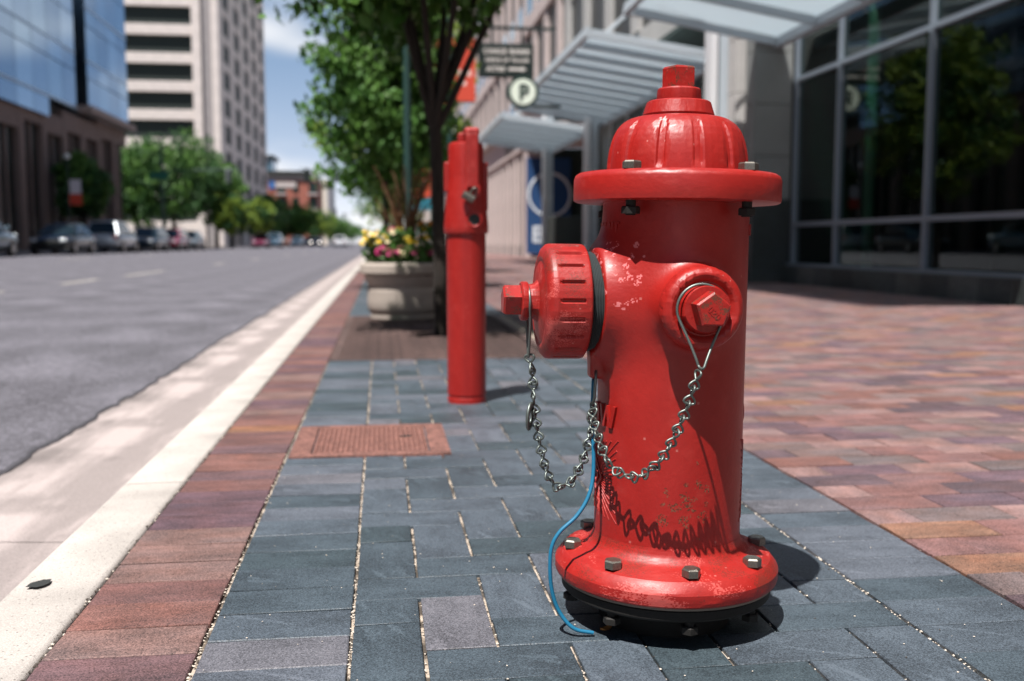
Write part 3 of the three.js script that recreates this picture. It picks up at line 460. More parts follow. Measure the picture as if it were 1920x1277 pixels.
{
  const mGr = M('rusted grate', { color: S('#6e5750'), roughness: 0.8, map: asphaltMap });
  const t = thing('tree_grate', 'brown cast iron tree grate around the street tree behind the valve post', 'tree grate', [0.335, 0, -6.7]);
  const X = 0.605, Z = 1.56;
  mesh('border', mergeGeometries([box(-X, X, -0.03, 0.004, Z - 0.05, Z), box(-X, X, -0.03, 0.004, -Z, -Z + 0.05), box(-X, -X + 0.05, -0.03, 0.004, -Z + 0.05, Z - 0.05), box(X - 0.05, X, -0.03, 0.004, -Z + 0.05, Z - 0.05), box(-X + 0.05, X - 0.05, -0.03, 0.004, -0.03, 0.03)]), mGr, t);
  const bars = [], hole = (x, z) => Math.abs(x - 0.07) < 0.2 && Math.abs(z - 0.05) < 0.22;
  for (let s = -1; s <= 1; s += 2) for (let c = -40; c < 110; c++) { // two families of slanting bars
    let run = null; const pts = [];
    for (let q = 0; q <= 60; q++) { const x = -X + 0.05 + q / 60 * (2 * X - 0.1), z = -Z + c * 0.036 + (s > 0 ? x + X : X - x) * 0.75; pts.push([x, z, z > -Z + 0.05 && z < Z - 0.05 && !hole(x, z)]); }
    for (let q = 0; q < pts.length; q++) { if (pts[q][2]) run ??= q; if (run !== null && (!pts[q][2] || q === pts.length - 1)) { const a = pts[run], b = pts[Math.max(run + 1, q - 1)] || pts[q]; const L = Math.hypot(b[0] - a[0], b[1] - a[1]); if (L > 0.03) { const g = new THREE.BoxGeometry(L, 0.016, 0.013); g.rotateY(-Math.atan2(b[1] - a[1], b[0] - a[0])); g.translate((a[0] + b[0]) / 2, s > 0 ? -0.0065 : -0.0075, (a[1] + b[1]) / 2); bars.push(uvBox(g.toNonIndexed())); } run = null; } }
  }
  mesh('lattice', mergeGeometries(bars), mGr, t).userData.kind = 'stuff';
}

// ───────────── trees ─────────────
const leafMats = ['#567d33', '#46702d', '#7f9539', '#3d6434'].map((c, i) => M('leaf ' + i, { color: S(c), roughness: 0.55, transmission: 0.32, thickness: 0, side: THREE.DoubleSide, specularIntensity: 0.5 }, true));
function leaves(list, L) {      // list [x, y, z] -> folded leaf faces of length about L, joined
  const pos = new Float32Array(list.length * 12 * 3), v = new THREE.Vector3(), q = new THREE.Quaternion(), e = new THREE.Euler(); let o = 0;
  const shape = [[0, 0, 0], [0.30, 0.38, 0.08], [0, 1, 0], [-0.30, 0.38, 0.08], [0.22, 0.72, 0.05], [-0.22, 0.72, 0.05]], tris = [[0, 1, 4], [0, 4, 2], [0, 2, 5], [0, 5, 3]];
  for (const [x, y, z] of list) {
    const s = L * rr(0.7, 1.25); e.set(rr(-1.9, 0.6), rr(0, 6.283), rr(-0.9, 0.9)); q.setFromEuler(e);
    for (const t of tris) for (const k of t) { v.set(...shape[k]).multiplyScalar(s).applyQuaternion(q); pos[o++] = x + v.x; pos[o++] = y + v.y; pos[o++] = z + v.z; }
  }
  const g = new THREE.BufferGeometry(); g.setAttribute('position', new THREE.BufferAttribute(pos, 3)); g.computeVertexNormals(); return g;
}
function tree(name, label, [x, y, z], o, group) {   // o: trunk height th, radius tr, crown centre cy, radii rx ry, leaf L, clumps n, leaves per clump m, mat
  const t = thing(name, label, 'tree', [x, y, z], 0, group), wood = [], tips = [];
  const cy = o.cy, bend = rr(-0.04, 0.04);
  wood.push(taper([0, -0.05, 0], [bend * o.th, o.th, 0], o.tr, o.tr * 0.72, 10));
  const nl = o.limbs ?? 6;
  for (let i = 0; i < nl; i++) {
    const a = i / nl * 6.283 + rr(-0.4, 0.4), up = rr(0.35, 1.0), ex = [Math.cos(a) * o.rx * rr(0.45, 0.8), cy + o.ry * lerp(-0.5, 0.8, up), Math.sin(a) * o.rx * rr(0.45, 0.8)], mid = [ex[0] * 0.45, lerp(o.th * 0.9, ex[1], 0.5), ex[2] * 0.45], st = [bend * o.th, o.th * rr(0.86, 0.99), 0];
    wood.push(taper(st, mid, o.tr * 0.5, o.tr * 0.34, 7), taper(mid, ex, o.tr * 0.34, o.tr * 0.12, 6));
    for (let k = 0; k < 3; k++) { const f = rr(0.4, 0.9), b = [lerp(mid[0], ex[0], f), lerp(mid[1], ex[1], f), lerp(mid[2], ex[2], f)], e = [b[0] + rr(-0.4, 0.4) * o.rx, b[1] + rr(0, 0.4) * o.ry, b[2] + rr(-0.4, 0.4) * o.rx]; wood.push(taper(b, e, o.tr * 0.16, o.tr * 0.05, 5)); tips.push(e); }
  }
  mesh('trunk', merge(wood.map(g => uvBox(g.toNonIndexed()))), M('bark', { color: S('#4a4038'), map: barkMap, roughness: 0.95 }), t);
  const pts = [[], []];
  for (let c = 0; c < o.n + (o.extra ?? 0); c++) {
    let cx, cyy, cz;
    if (c >= o.n) { cx = rr(-1.05, -0.30); cyy = rr(1.92, 2.75) - 0.1 * Math.cos(cx * 5); cz = rr(0.0, 0.55); } else if (c < tips.length) [cx, cyy, cz] = tips[c]; else { const a = rr(0, 6.283), u = rr(-1, 1), q = Math.pow(rnd(), 0.42), s = Math.sqrt(1 - u * u); const lump = 0.78 + 0.4 * vnoise(Math.cos(a) * 2 + 7, u * 2 + 5, o.seed ?? 1); cx = Math.cos(a) * s * q * o.rx * lump; cz = Math.sin(a) * s * q * o.rx * lump; cyy = cy + u * q * o.ry * lump; }
    const cr = o.cr * rr(0.6, 1.25), k = rnd() < 0.62 ? 0 : 1;
    for (let i = 0; i < o.m; i++) { const a = rr(0, 6.283), u = rr(-1, 1), q = Math.cbrt(rnd()) * cr, s = Math.sqrt(1 - u * u); const p = [cx + Math.cos(a) * s * q, cyy + u * q * 0.75, cz + Math.sin(a) * s * q]; if (!o.keep || o.keep(p)) pts[k].push(p); }
  }
  const crown = new THREE.Group(); crown.name = 'crown'; t.add(crown);
  pts.forEach((l, i) => { if (l.length) mesh('foliage', leaves(l, o.L), leafMats[(o.mat + i) % 4], crown).userData.kind = 'stuff'; });
  return t;
}
reseed(101);
const gR = 'street trees in a row along the near kerb', gL = 'trees along the far side of the street';
tree('street_tree', 'near street tree with a dark slender trunk rising from the iron grate', [0.405, 0, -6.65], { th: 1.5, tr: 0.055, cy: 2.95, rx: 1.30, ry: 1.35, cr: 0.24, L: 0.105, n: 270, m: 44, mat: 0, limbs: 9, seed: 3, extra: 46, keep: p => p[1] > (p[0] < -0.22 ? 1.74 : 2.0) + 0.06 * Math.sin(p[0] * 21) && p[0] < 0.30 + 0.55 * (p[1] - 1.9) && !(p[0] + 0.28 * (p[1] - 0.55) + 0.405 < 0.26 && p[2] - 0.35 * (p[1] - 0.55) < -1.0) }, gR);
tree('street_tree', 'bushy street tree just behind the flower planter', [0.06, 0, -13.2], { th: 1.5, tr: 0.05, cy: 2.6, rx: 0.98, ry: 1.75, cr: 0.26, L: 0.11, n: 240, m: 46, mat: 0, seed: 5 }, gR);
tree('street_tree', 'third street tree along the near kerb beyond the planter', [0.35, 0, -20.5], { th: 1.6, tr: 0.07, cy: 3.4, rx: 1.6, ry: 2.1, cr: 0.34, L: 0.13, n: 220, m: 46, mat: 2, seed: 6 }, gR);
tree('street_tree', 'fourth street tree along the near kerb, mostly hidden by nearer ones', [0.5, 0, -30], { th: 1.8, tr: 0.09, cy: 3.6, rx: 1.9, ry: 2.4, cr: 0.45, L: 0.17, n: 170, m: 44, mat: 0, seed: 7 }, gR);
tree('street_tree', 'fifth small street tree far along the near kerb', [0.9, 0, -47], { th: 1.8, tr: 0.09, cy: 3.4, rx: 2.1, ry: 2.3, cr: 0.55, L: 0.17, n: 80, m: 40, mat: 2, seed: 8 }, gR);
tree('street_tree', 'farthest rounded street tree on the near side of the street', [0.8, 0, -78], { th: 1.8, tr: 0.1, cy: 3.5, rx: 2.8, ry: 2.6, cr: 0.7, L: 0.24, n: 80, m: 36, mat: 1, seed: 9 }, gR);
const big = (label, x, z, h, r, mat, low = 0.28) => tree('broadleaf_tree', label, [x, roadY(-16) + 0.1, z], { th: h * 0.3, tr: 0.16 + h * 0.008, cy: h * (0.5 + low / 2), rx: r, ry: h * (0.5 - low / 2), cr: r * 0.22, L: 0.36, n: 200, m: 40, mat, seed: z }, gL);
big('large dark tree in front of the white office tower', -18.9, -96, 10.4, 4.5, 3, 0.2);
big('sunlit leafy tree on the left edge of the white office tower', -22.6, -97, 9.4, 3.0, 0, 0.2);
big('round tree beside the tower corner beyond the parked cars', -15.9, -101, 8.8, 3.1, 0, 0.2);
big('small yellow green tree at the end of the parked car row', -13.9, -97, 4.8, 1.7, 2, 0.25);
big('second small yellow green tree before the pink brick building', -13.2, -112, 5.0, 1.9, 2, 0.25);
big('low dark tree under the pink brick building', -15.5, -140, 6.5, 3.4, 3, 0.18);
big('green tree in front of the cream building', -14.2, -170, 7.0, 3.6, 0, 0.18);
big('tree at the left edge of the cream building', -18.5, -165, 8.0, 3.6, 1, 0.18);
big('distant tree right of the cream building', -13.4, -215, 7.4, 4.4, 2, 0.15);
big('far tree near the end of the street on the left', -12.6, -290, 8.0, 5.5, 0, 0.15);
big('hazy last tree on the left side of the street', -11.2, -380, 7.5, 6.0, 3, 0.12);
big('tree before the dark podium of the glass building', -18.4, -66, 6.0, 1.6, 3, 0.28);

// ───────────── planter with flowers ─────────────
{
  const t = thing('planter', 'round white concrete planter bowl beside the tree grate', 'planter', [0.175, 0, -8.1]);
  const mP = M('planter concrete', { color: S('#cfc5bb'), map: concreteMap, roughness: 0.9 });
  mesh('foot', revolve([[0.2, 0], [0.262, 0], [0.268, 0.006], [0.268, 0.03], [0.255, 0.036]], 56), mP, t);
  mesh('bowl', revolve([[0.245, 0.034], [0.272, 0.05], [0.285, 0.09], [0.288, 0.15], [0.286, 0.21], [0.29, 0.235], [0.282, 0.25]], 56, null, 0.9), mP, t);
  mesh('neck', revolve([[0.270, 0.245], [0.278, 0.258], [0.300, 0.30], [0.312, 0.345], [0.30, 0.35]], 56, null, 0.9), mP, t);
  mesh('rim', revolve([[0.29, 0.352], [0.336, 0.356], [0.345, 0.368], [0.346, 0.425], [0.336, 0.442], [0.30, 0.446], [0.28, 0.43], [0.275, 0.37]], 56), mP, t);
  const so = new THREE.CircleGeometry(0.285, 40); so.rotateX(-Math.PI / 2); so.translate(0, 0.405, 0); mesh('soil', uvBox(so), mSoil, t);
  reseed(201);
  const petal = (r) => { const gs = []; for (let k = 0; k < 3; k++) for (let i = 0; i < 6; i++) { const g = new THREE.CircleGeometry(r * (0.5 - k * 0.1), 6); g.scale(1, 0.75, 1); g.rotateX(-Math.PI / 2 + 0.35 + k * 0.35); g.translate(0, k * r * 0.14, r * (0.52 - k * 0.14)); g.rotateY(i / 6 * 6.283 + k * 0.5); gs.push(g); } return merge(gs); };
  const bl = petal(0.038), cols = { yellow: M('yellow petals', { color: S('#e8c22a'), roughness: 0.6, side: THREE.DoubleSide }), cream: M('cream petals', { color: S('#ead9b0'), roughness: 0.6, side: THREE.DoubleSide }), magenta: M('magenta petals', { color: S('#b02a66'), roughness: 0.6, side: THREE.DoubleSide }), orange: M('orange petals', { color: S('#e0871f'), roughness: 0.6, side: THREE.DoubleSide }) };
  const plant = (label, x, z, h, r, flowers) => {
    const p = thing('flowering_plant', label, 'flowers', [0.175 + x, 0.405, -8.1 + z], 0, 'bedding plants in the planter'), pts = [];
    for (let i = 0; i < 420; i++) { const a = rr(0, 6.283), q = Math.sqrt(rnd()), hh = rr(0.02, 1); pts.push([Math.cos(a) * q * r * (0.6 + 0.6 * hh), hh * h, Math.sin(a) * q * r * (0.6 + 0.6 * hh)]); }
    mesh('foliage', leaves(pts, 0.05), leafMats[1], p).userData.kind = 'stuff';
    const st = []; for (let i = 0; i < 9; i++) { const a = rr(0, 6.283); st.push(taper([0, -0.02, 0], [Math.cos(a) * r * 0.7, h * 0.9, Math.sin(a) * r * 0.7], 0.004, 0.002, 5)); } mesh('stem', merge(st), leafMats[3], p);
    for (const [c, n] of flowers) for (let i = 0; i < n; i++) { const a = rr(0, 6.283), q = rr(0.4, 1.1) * r; const m = mesh('blossom', bl, cols[c], p); m.position.set(Math.cos(a) * q, h * rr(0.7, 1.08), Math.abs(Math.sin(a)) * q * 0.9); m.rotation.set(rr(0.2, 1.1), rr(-0.8, 0.8), rr(-0.4, 0.4)); m.scale.setScalar(rr(0.75, 1.2)); }
  };
  plant('yellow and cream flowers spilling over the street side of the planter', -0.21, 0.05, 0.27, 0.12, [['yellow', 9], ['cream', 9]]);
  plant('magenta flowers at the front of the planter', -0.07, 0.17, 0.15, 0.13, [['magenta', 10], ['cream', 2]]);
  plant('bright yellow flowers in the middle of the planter', -0.02, 0.02, 0.29, 0.12, [['yellow', 6], ['magenta', 2]]);
  plant('low green bedding with pink blooms near the middle front of the planter', 0.10, 0.13, 0.16, 0.13, [['magenta', 5]]);
  plant('orange and yellow flowers at the tree side of the planter', 0.21, 0.06, 0.34, 0.10, [['orange', 3], ['yellow', 4]]);
  const gs = thing('ornamental_grass', 'tall reddish ornamental grass in the centre of the planter', 'grass', [0.205, 0.40, -8.13]), bl2 = [];
  for (let i = 0; i < 70; i++) { const a = rr(0, 6.283), sp = rr(0.05, 0.3), h = rr(0.35, 0.85); bl2.push(tube([[Math.cos(a) * 0.03, 0, Math.sin(a) * 0.03], [Math.cos(a) * sp * 0.4, h * 0.6, Math.sin(a) * sp * 0.4], [Math.cos(a) * sp, h, Math.sin(a) * sp]], 0.0035, 6, 4)); }
  mesh('blades', merge(bl2), M('bronze grass', { color: S('#6e4a30'), roughness: 0.7 }), gs).userData.kind = 'stuff';
}

// ───────────── lamp posts and banners on the near side ─────────────
const mGreen = M('dark green post', { color: S('#1f3d38'), roughness: 0.5 });
function lampPost(label, x, z, h = 5) {
  const t = thing('lamp_post', label, 'lamp post', [x, 0, z], 0, 'dark green lamp posts');
  mesh('base', revolve([[0.16, 0], [0.16, 0.08], [0.10, 0.16], [0.085, 0.42], [0.06, 0.46]], 20), mGreen, t);
  mesh('pole', taper([0, 0.4, 0], [0, h, 0], 0.045, 0.034, 14), mGreen, t);
  mesh('globe', new THREE.SphereGeometry(0.17, 20, 14).translate(0, h + 0.2, 0), M('opal globe', { color: S('#e8e6e0'), roughness: 0.3 }), t);
  mesh('finial', new THREE.ConeGeometry(0.05, 0.14, 12).translate(0, h + 0.43, 0), mGreen, t);
  return t;
}
const mBan = M('red banner cloth', { color: S('#cf4a35'), roughness: 0.85, side: THREE.DoubleSide }), mBanW = M('pale banner print', { color: S('#efc8bf'), roughness: 0.85 });
function banner(label, x, y0, y1, z, w, below) {
  const t = thing('banner', label, 'banner', [x, 0, z], 0, 'banners on the lamp posts');
  mesh('cloth', box(-w / 2, w / 2, y0, y1, -0.004, 0.004), mBan, t);
  mesh('rod', mergeGeometries([box(-w / 2 - 0.08, w / 2 + 0.02, y1, y1 + 0.02, -0.01, 0.01), box(-w / 2 - 0.08, w / 2 + 0.02, y0 - 0.02, y0, -0.01, 0.01)]), mGreen, t);
  mesh('print', mergeGeometries([box(-w * 0.32, w * 0.32, lerp(y0, y1, 0.40), lerp(y0, y1, 0.50), 0.0045, 0.006), box(-w * 0.3, w * 0.1, lerp(y0, y1, 0.25), lerp(y0, y1, 0.32), 0.0045, 0.006)]), mBanW, t);
  if (below) mesh('lower_panel', box(-w / 2, w / 2, y0 - 0.32, y0 - 0.03, -0.004, 0.004), M('teal banner cloth', { color: S('#2a7f95'), roughness: 0.85 }), t);
}
lampPost('dark green lamp post standing in the tree row behind the planter', 0.30, -11.0, 4.6);
lampPost('dark green lamp post hidden behind the near tree trunk, carrying red banners', 1.05, -15.2, 4.8);
banner('left red banner seen past the near tree trunk', 0.84, 2.62, 3.65, -15.2, 0.33);
banner('right red banner seen past the near tree trunk', 1.27, 2.72, 3.65, -15.2, 0.33);
lampPost('third dark green lamp post farther along the near kerb', 1.25, -24.5, 4.8);
banner('lower orange red banner with a teal foot behind the valve post', 1.0, 1.72, 2.45, -24.5, 0.42, true);

// ───────────── signs on the canopy bracket ─────────────
{
  const mSign = M('sign black', { color: S('#12201d'), roughness: 0.5 }), mLet = M('sign letters', { color: S('#d8d2cc'), roughness: 0.7 });
  const t = thing('bank_sign', 'black hanging sign with three lines of white lettering and an arrow', 'sign', [2.505, 4.195, -20]);
  mesh('panel', rbox(-0.55, 0.55, -0.33, 0.33, -0.05, 0.05, 0.02), mSign, t);
  const put = (s, size, x, y, wid) => { const g = text(s, size, 0.012); g.computeBoundingBox(); g.scale(wid / (g.boundingBox.max.x - g.boundingBox.min.x), 1, 1); g.translate(x, y, 0.05); mesh('lettering', g, mLet, t); };
  put('CHASE BANK', 0.105, 0.01, 0.17, 0.92); put('DRIVE UP TELLER', 0.08, 0.02, 0.0, 0.86); put('ATM', 0.10, -0.22, -0.17, 0.36);
  const ar = new THREE.Shape(); [[0.04, -0.145], [0.30, -0.145], [0.30, -0.12], [0.40, -0.17], [0.30, -0.22], [0.30, -0.195], [0.04, -0.195]].forEach(([x, y], i) => i ? ar.lineTo(x, y) : ar.moveTo(x, y));
  mesh('arrow', new THREE.ExtrudeGeometry(ar, { depth: 0.012, bevelEnabled: false }).translate(0, 0, 0.05), mLet, t);
  mesh('hanger', mergeGeometries([box(-0.3, -0.26, 0.33, 0.6, -0.02, 0.02), box(0.3, 0.34, 0.33, 0.6, -0.02, 0.02), box(-0.35, 1.0, 0.6, 0.66, -0.03, 0.03)]), mSign, t);
  const p = thing('parking_sign', 'round dark green parking sign with a white disc and letter P', 'sign', [2.825, 3.575, -19.9]);
  const d = new THREE.CylinderGeometry(0.315, 0.315, 0.09, 40); d.rotateX(Math.PI / 2); mesh('rim', d, M('parking green', { color: S('#14322b'), roughness: 0.5 }), p);
  const w = new THREE.CylinderGeometry(0.25, 0.25, 0.02, 40); w.rotateX(Math.PI / 2); w.translate(0, 0, 0.05); mesh('disc', w, M('parking disc', { color: S('#dfe8d8'), roughness: 0.6 }), p);
  mesh('letter', text('P', 0.30, 0.015).translate(0.02, 0, 0.06), M('parking green', {}), p);
  mesh('bracket', box(0.2, 0.75, -0.30, -0.24, -0.03, 0.03), mSign, p); mesh('hanger', box(-0.03, 0.03, 0.3, 0.4, -0.02, 0.02), mSign, p);
}

// ───────────── right side buildings ─────────────
const mMull = M('anodised mullion', { color: S('#8f9aa6'), roughness: 0.45, metalness: 0.5 });
const mPane = M('tinted shop glass', { color: S('#a3bdb5'), roughness: 0.02, transmission: 1, thickness: 0, ior: 1.5, specularIntensity: 1 }, true);
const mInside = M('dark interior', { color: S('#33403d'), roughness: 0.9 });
const mPale = M('pale stone', { color: S('#c2c1c0'), map: stoneMap, roughness: 0.85 });
const mPink = M('pinkish limestone', { color: S('#d9cac7'), map: stoneMap, roughness: 0.85 });
const mGran = ['#5d6664', '#7d817c', '#4c5553'].map((c, i) => M('granite ' + i, { color: S(c), map: asphaltMap, roughness: 0.5 }));
const mSteelW = M('white painted steel', { color: S('#d2d2d4'), roughness: 0.5 });
const mSteelG = M('grey painted steel', { color: S('#a9b2b9'), roughness: 0.5 });
const mDarkGl = M('dark window glass', { color: S('#111b1b'), roughness: 0.3, metalness: 0.0, specularIntensity: 1 }, true);
{
  const t = thing('storefront_building', 'modern building with dark glass shopfront on a granite base at the right', 'building');
  const X = 6.2, zs = [-14.45, -13.03, -10.75, -8.6, -6.4, -4.2], ys = [0.30, 0.88, 3.02, 4.55];
  for (let i = 0; i < 20; i++) { const z = -14.5 + i * 0.56; mesh('granite_block', rbox(X - 0.16, X + 0.2, -0.02, 0.262, z + 0.004, z + 0.556, 0.008), mGran[[0, 1, 0, 2, 0, 0, 1][i % 7]], t); }
  mesh('sill', rbox(X - 0.10, X + 0.12, 0.263, 0.30, -14.5, -3.4, 0.006), mMull, t);
  for (const z of zs) mesh('mullion', box(X - 0.05, X + 0.06, 0.301, 4.6, z - 0.032, z + 0.032), mMull, t);
  for (let i = 0; i < 5; i++) for (let k = 0; k < 3; k++) { mesh('pane', box(X + 0.006, X + 0.008, ys[k] + 0.02, ys[k + 1] - 0.02, zs[i] + 0.03, zs[i + 1] - 0.03), mPane, t); if (k) mesh('transom', box(X - 0.046, X + 0.055, ys[k] - 0.032, ys[k] + 0.032, zs[i] + 0.033, zs[i + 1] - 0.033), mMull, t); }
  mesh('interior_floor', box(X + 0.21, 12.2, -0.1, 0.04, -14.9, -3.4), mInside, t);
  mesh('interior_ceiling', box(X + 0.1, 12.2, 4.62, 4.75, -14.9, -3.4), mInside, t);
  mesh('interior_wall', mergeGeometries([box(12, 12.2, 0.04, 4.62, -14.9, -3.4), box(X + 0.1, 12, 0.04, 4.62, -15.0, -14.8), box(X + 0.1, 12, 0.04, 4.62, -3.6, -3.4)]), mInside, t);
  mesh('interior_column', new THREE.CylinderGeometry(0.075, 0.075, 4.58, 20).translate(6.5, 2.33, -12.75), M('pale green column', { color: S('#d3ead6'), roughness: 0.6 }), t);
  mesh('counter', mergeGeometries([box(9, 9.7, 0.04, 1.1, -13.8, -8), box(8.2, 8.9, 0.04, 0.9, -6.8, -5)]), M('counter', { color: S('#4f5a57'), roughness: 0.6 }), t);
  // wall turned to the viewer beside the shopfront: dark base, pale panels
  mesh('base_panel', rbox(5.55, X - 0.06, -0.02, 1.255, -14.92, -14.52, 0.006), mGran[2], t);
  const jy = [1.26, 1.9, 2.67, 3.44, 4.2, 4.6]; for (let k = 0; k < 5; k++) mesh('stone_panel', rbox(5.55, X - 0.055, jy[k] + 0.005, jy[k + 1] - 0.005, -14.90, -14.54, 0.006), M('grey wall stone', { color: S('#8f9494'), map: stoneMap, roughness: 0.8 }), t);
  for (let k = 0; k < 5; k++) mesh('pier_panel', rbox(5.42, 5.70, [0, 1.3, 2.1, 2.9, 3.7][k] + 0.005, [1.3, 2.1, 2.9, 3.7, 5.0][k] - 0.005, -15.35, -14.98, 0.006), mPale, t);
  // storeys above
  for (let s = 0; s < 4; s++) {
    const y = 4.76 + s * 3.6;
    mesh('spandrel', box(X - 0.05, X + 0.4, y, y + 0.85, -33.4, -3.4), mPale, t);
    mesh('window_band', box(X + 0.02, X + 0.1, y + 0.85, y + 3.6, -33.4, -3.4), mDarkGl, t);
    for (let i = 0; i < 11; i++) { const z = -33.2 + i * 2.95; mesh('pier', box(X - 0.09, X + 0.018, y + 0.855, y + 3.595, z, z + 0.75), mPale, t); }
  }
  mesh('roof', box(X - 0.2, 20, 19.2, 19.7, -33.5, -3.3), mPale, t);
  mesh('rear_wall', box(19.6, 20, 0, 19.2, -33.4, -3.4), mPale, t);
  mesh('side_wall', mergeGeometries([box(X + 0.41, 19.5, 4.8, 19.15, -3.7, -3.45), box(12.3, 19.5, 0, 4.75, -3.7, -3.45)]), mPale, t);
  // the same frontage goes on behind the viewer
  mesh('rear_frontage', box(X, 19.5, 0, 19.15, -3.38, 40), mPale, t);
  for (let f = 0; f < 5; f++) for (let i = 0; i < 10; i++) mesh('rear_window', box(X - 0.06, X - 0.01, 0.6 + f * 3.7, 3.4 + f * 3.7, -2.6 + i * 4.2, 0.6 + i * 4.2), mDarkGl, t);
  // recessed entrance between the canopies
  mesh('entrance_glass', box(7.1, 7.15, 0.0, 4.7, -33.3, -15.1), mDarkGl, t);
  for (let i = 0; i < 9; i++) { const z = -16.4 - i * 2; mesh('entrance_mullion', box(7.02, 7.09, 0, 4.7, z, z + 0.08), mSteelW, t); }
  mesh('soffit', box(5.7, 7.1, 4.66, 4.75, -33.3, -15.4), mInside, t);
  for (const [z, x] of [[-15.35, 5.14], [-25.0, 5.15], [-32.6, 5.30]]) { mesh('steel_post', mergeGeometries([rbox(x, x + 0.12, 0, 5.2, z - 0.3, z, 0.01)]), mSteelW, t); mesh('post_channel', rbox(x + 0.16, x + 0.34, 0, 5.2, z - 0.32, z - 0.02, 0.01), mSteelG, t); }
}
single('stone_planter_wall', rbox(4.55, 6.0, 0, 1.31, -27.2, -26, 0.02), M('charcoal stone', { color: S('#303836'), map: stoneMap, roughness: 0.7 }), 'dark charcoal stone block standing in front of the far entrance', 'planter wall');
// sloping glass canopies, lower toward the building
const mFrost = M('frosted canopy glass', { color: S('#dfe9ee'), roughness: 0.95, transmission: 0.6, thickness: 0, side: THREE.DoubleSide }, true);
function canopy(label, z0, z1, xo, yo, xi, yi, step) {
  const t = thing('entrance_canopy', label, 'canopy', [0, 0, 0], 0, 'glass canopies over the entrances'), n = Math.round((z0 - z1) / step), dx = xi - xo, dy = yi - yo, L = Math.hypot(dx, dy), ang = Math.atan2(dy, dx);
  const tilt = g => { g.rotateZ(ang); g.translate(xo, yo, 0); return uvBox(g); };
  for (let i = 0; i < n; i++) { const a = z0 - i * step; mesh('glass_panel', tilt(box(0.03, L, 0.02, 0.035, a - step + 0.03, a - 0.03)), mFrost, t); }
  for (let i = 0; i <= n; i++) { const a = z0 - i * step; mesh('beam', tilt(box(0.0, L, -0.10, 0.015, a - 0.028, a + 0.028)), mSteelG, t); }
  mesh('edge_beam', tilt(box(-0.08, -0.005, -0.11, 0.05, z1 - 0.03, z0 + 0.03)), mSteelG, t);
  mesh('wall_beam', tilt(box(L + 0.005, L + 0.10, -0.12, 0.05, z1 - 0.03, z0 + 0.03)), mSteelG, t);
  for (const z of [z0 - 0.3, z1 + 0.3]) mesh('tie_rod', taper([xo + 0.3, yo + 0.02, z], [6.1, yo + 2.2, z], 0.018, 0.018, 8), mSteelG, t);
}
canopy('nearest sloping glass canopy at the top right above the dark shopfront', -7.6, -14.5, 3.62, 4.0, 5.85, 3.62, 1.38);
canopy('middle glass canopy with many slats above the hydrant', -16.1, -25.1, 3.38, 4.0, 5.6, 3.68, 0.9);
canopy('farthest small glass canopy beyond the round parking sign', -26.5, -33.1, 3.26, 3.98, 5.6, 3.66, 1.1);
{
  const t = thing('stone_office_building', 'pinkish stone building with tall window bays beyond the canopies', 'building');
  const X = 6.2;
  mesh('end_pier', box(X, X + 0.9, 0, 4.65, -43.6, -42.5), mPink, t);
  for (let i = 0; i < 22; i++) { const z = -45.9 - i * 2.75; mesh('pilaster', box(X + 0.002, X + 0.5, 0, 4.65, z - 0.75, z), mPink, t); mesh('mid_pilaster', box(X + 0.02, X + 0.098, 0, 4.65, z + 0.85, z + 1.15), mPink, t); mesh('shop_window', box(X + 0.1, X + 0.14, 0.5, 4.65, z, z + 2.3), mDarkGl, t); mesh('stall_riser', box(X + 0.06, X + 0.30, 0, 0.5, z + 0.002, z + 2.0), mGran[0], t); }
  mesh('fascia', box(X - 0.05, X + 0.9, 4.652, 5.9, -107, -42.5), mPink, t);
  const ft = text('ESSN', 0.72, 0.03); ft.rotateY(-Math.PI / 2); ft.scale(1, 1, 1.5); ft.translate(X - 0.05, 5.25, -47.6); mesh('fascia_letters', ft, M('bronze letters', { color: S('#4d443f'), roughness: 0.6 }), t);
  mesh('cornice', box(X - 0.35, X + 0.9, 5.902, 6.15, -107, -33.6), mPale, t);
  for (let s = 0; s < 4; s++) {
    const y = 6.152 + s * 3.7;
    mesh('storey_glass', box(X + 0.08, X + 0.18, y, y + 3.1, -107, -33.6), mDarkGl, t);
    mesh('sill_band', box(X - 0.10, X + 0.7, y + 3.102, y + 3.70, -107, -33.6), mPink, t);
    for (let i = 0; i < 27; i++) { const z = -34.4 - i * 2.75; mesh('upper_pilaster', box(X - 0.04, X + 0.078, y, y + 3.1, z - 0.7, z), mPink, t); mesh('balcony_glass', box(X + 0.0, X + 0.03, y + 0.05, y + 0.95, z - 2.7, z - 0.75), M('blue railing glass', { color: S('#4d7f99'), roughness: 0.1 }), t); }
  }
  mesh('roof', box(X - 0.5, 22, 20.96, 21.4, -107.2, -33.5), mPink, t);
  mesh('end_wall', box(X + 0.71, 22, 6.2, 20.9, -33.9, -33.62), mPink, t);
  // recess with a dark back wall
  mesh('recess_wall', mergeGeometries([box(X + 0.91, 10, 0, 4.65, -43.4, -42.6), box(9.8, 10, 0, 4.65, -42.5, -33.7)]), mInside, t);
  mesh('recess_ceiling', box(X - 0.04, 10, 4.653, 5.89, -42.49, -33.6), mPink, t);
}
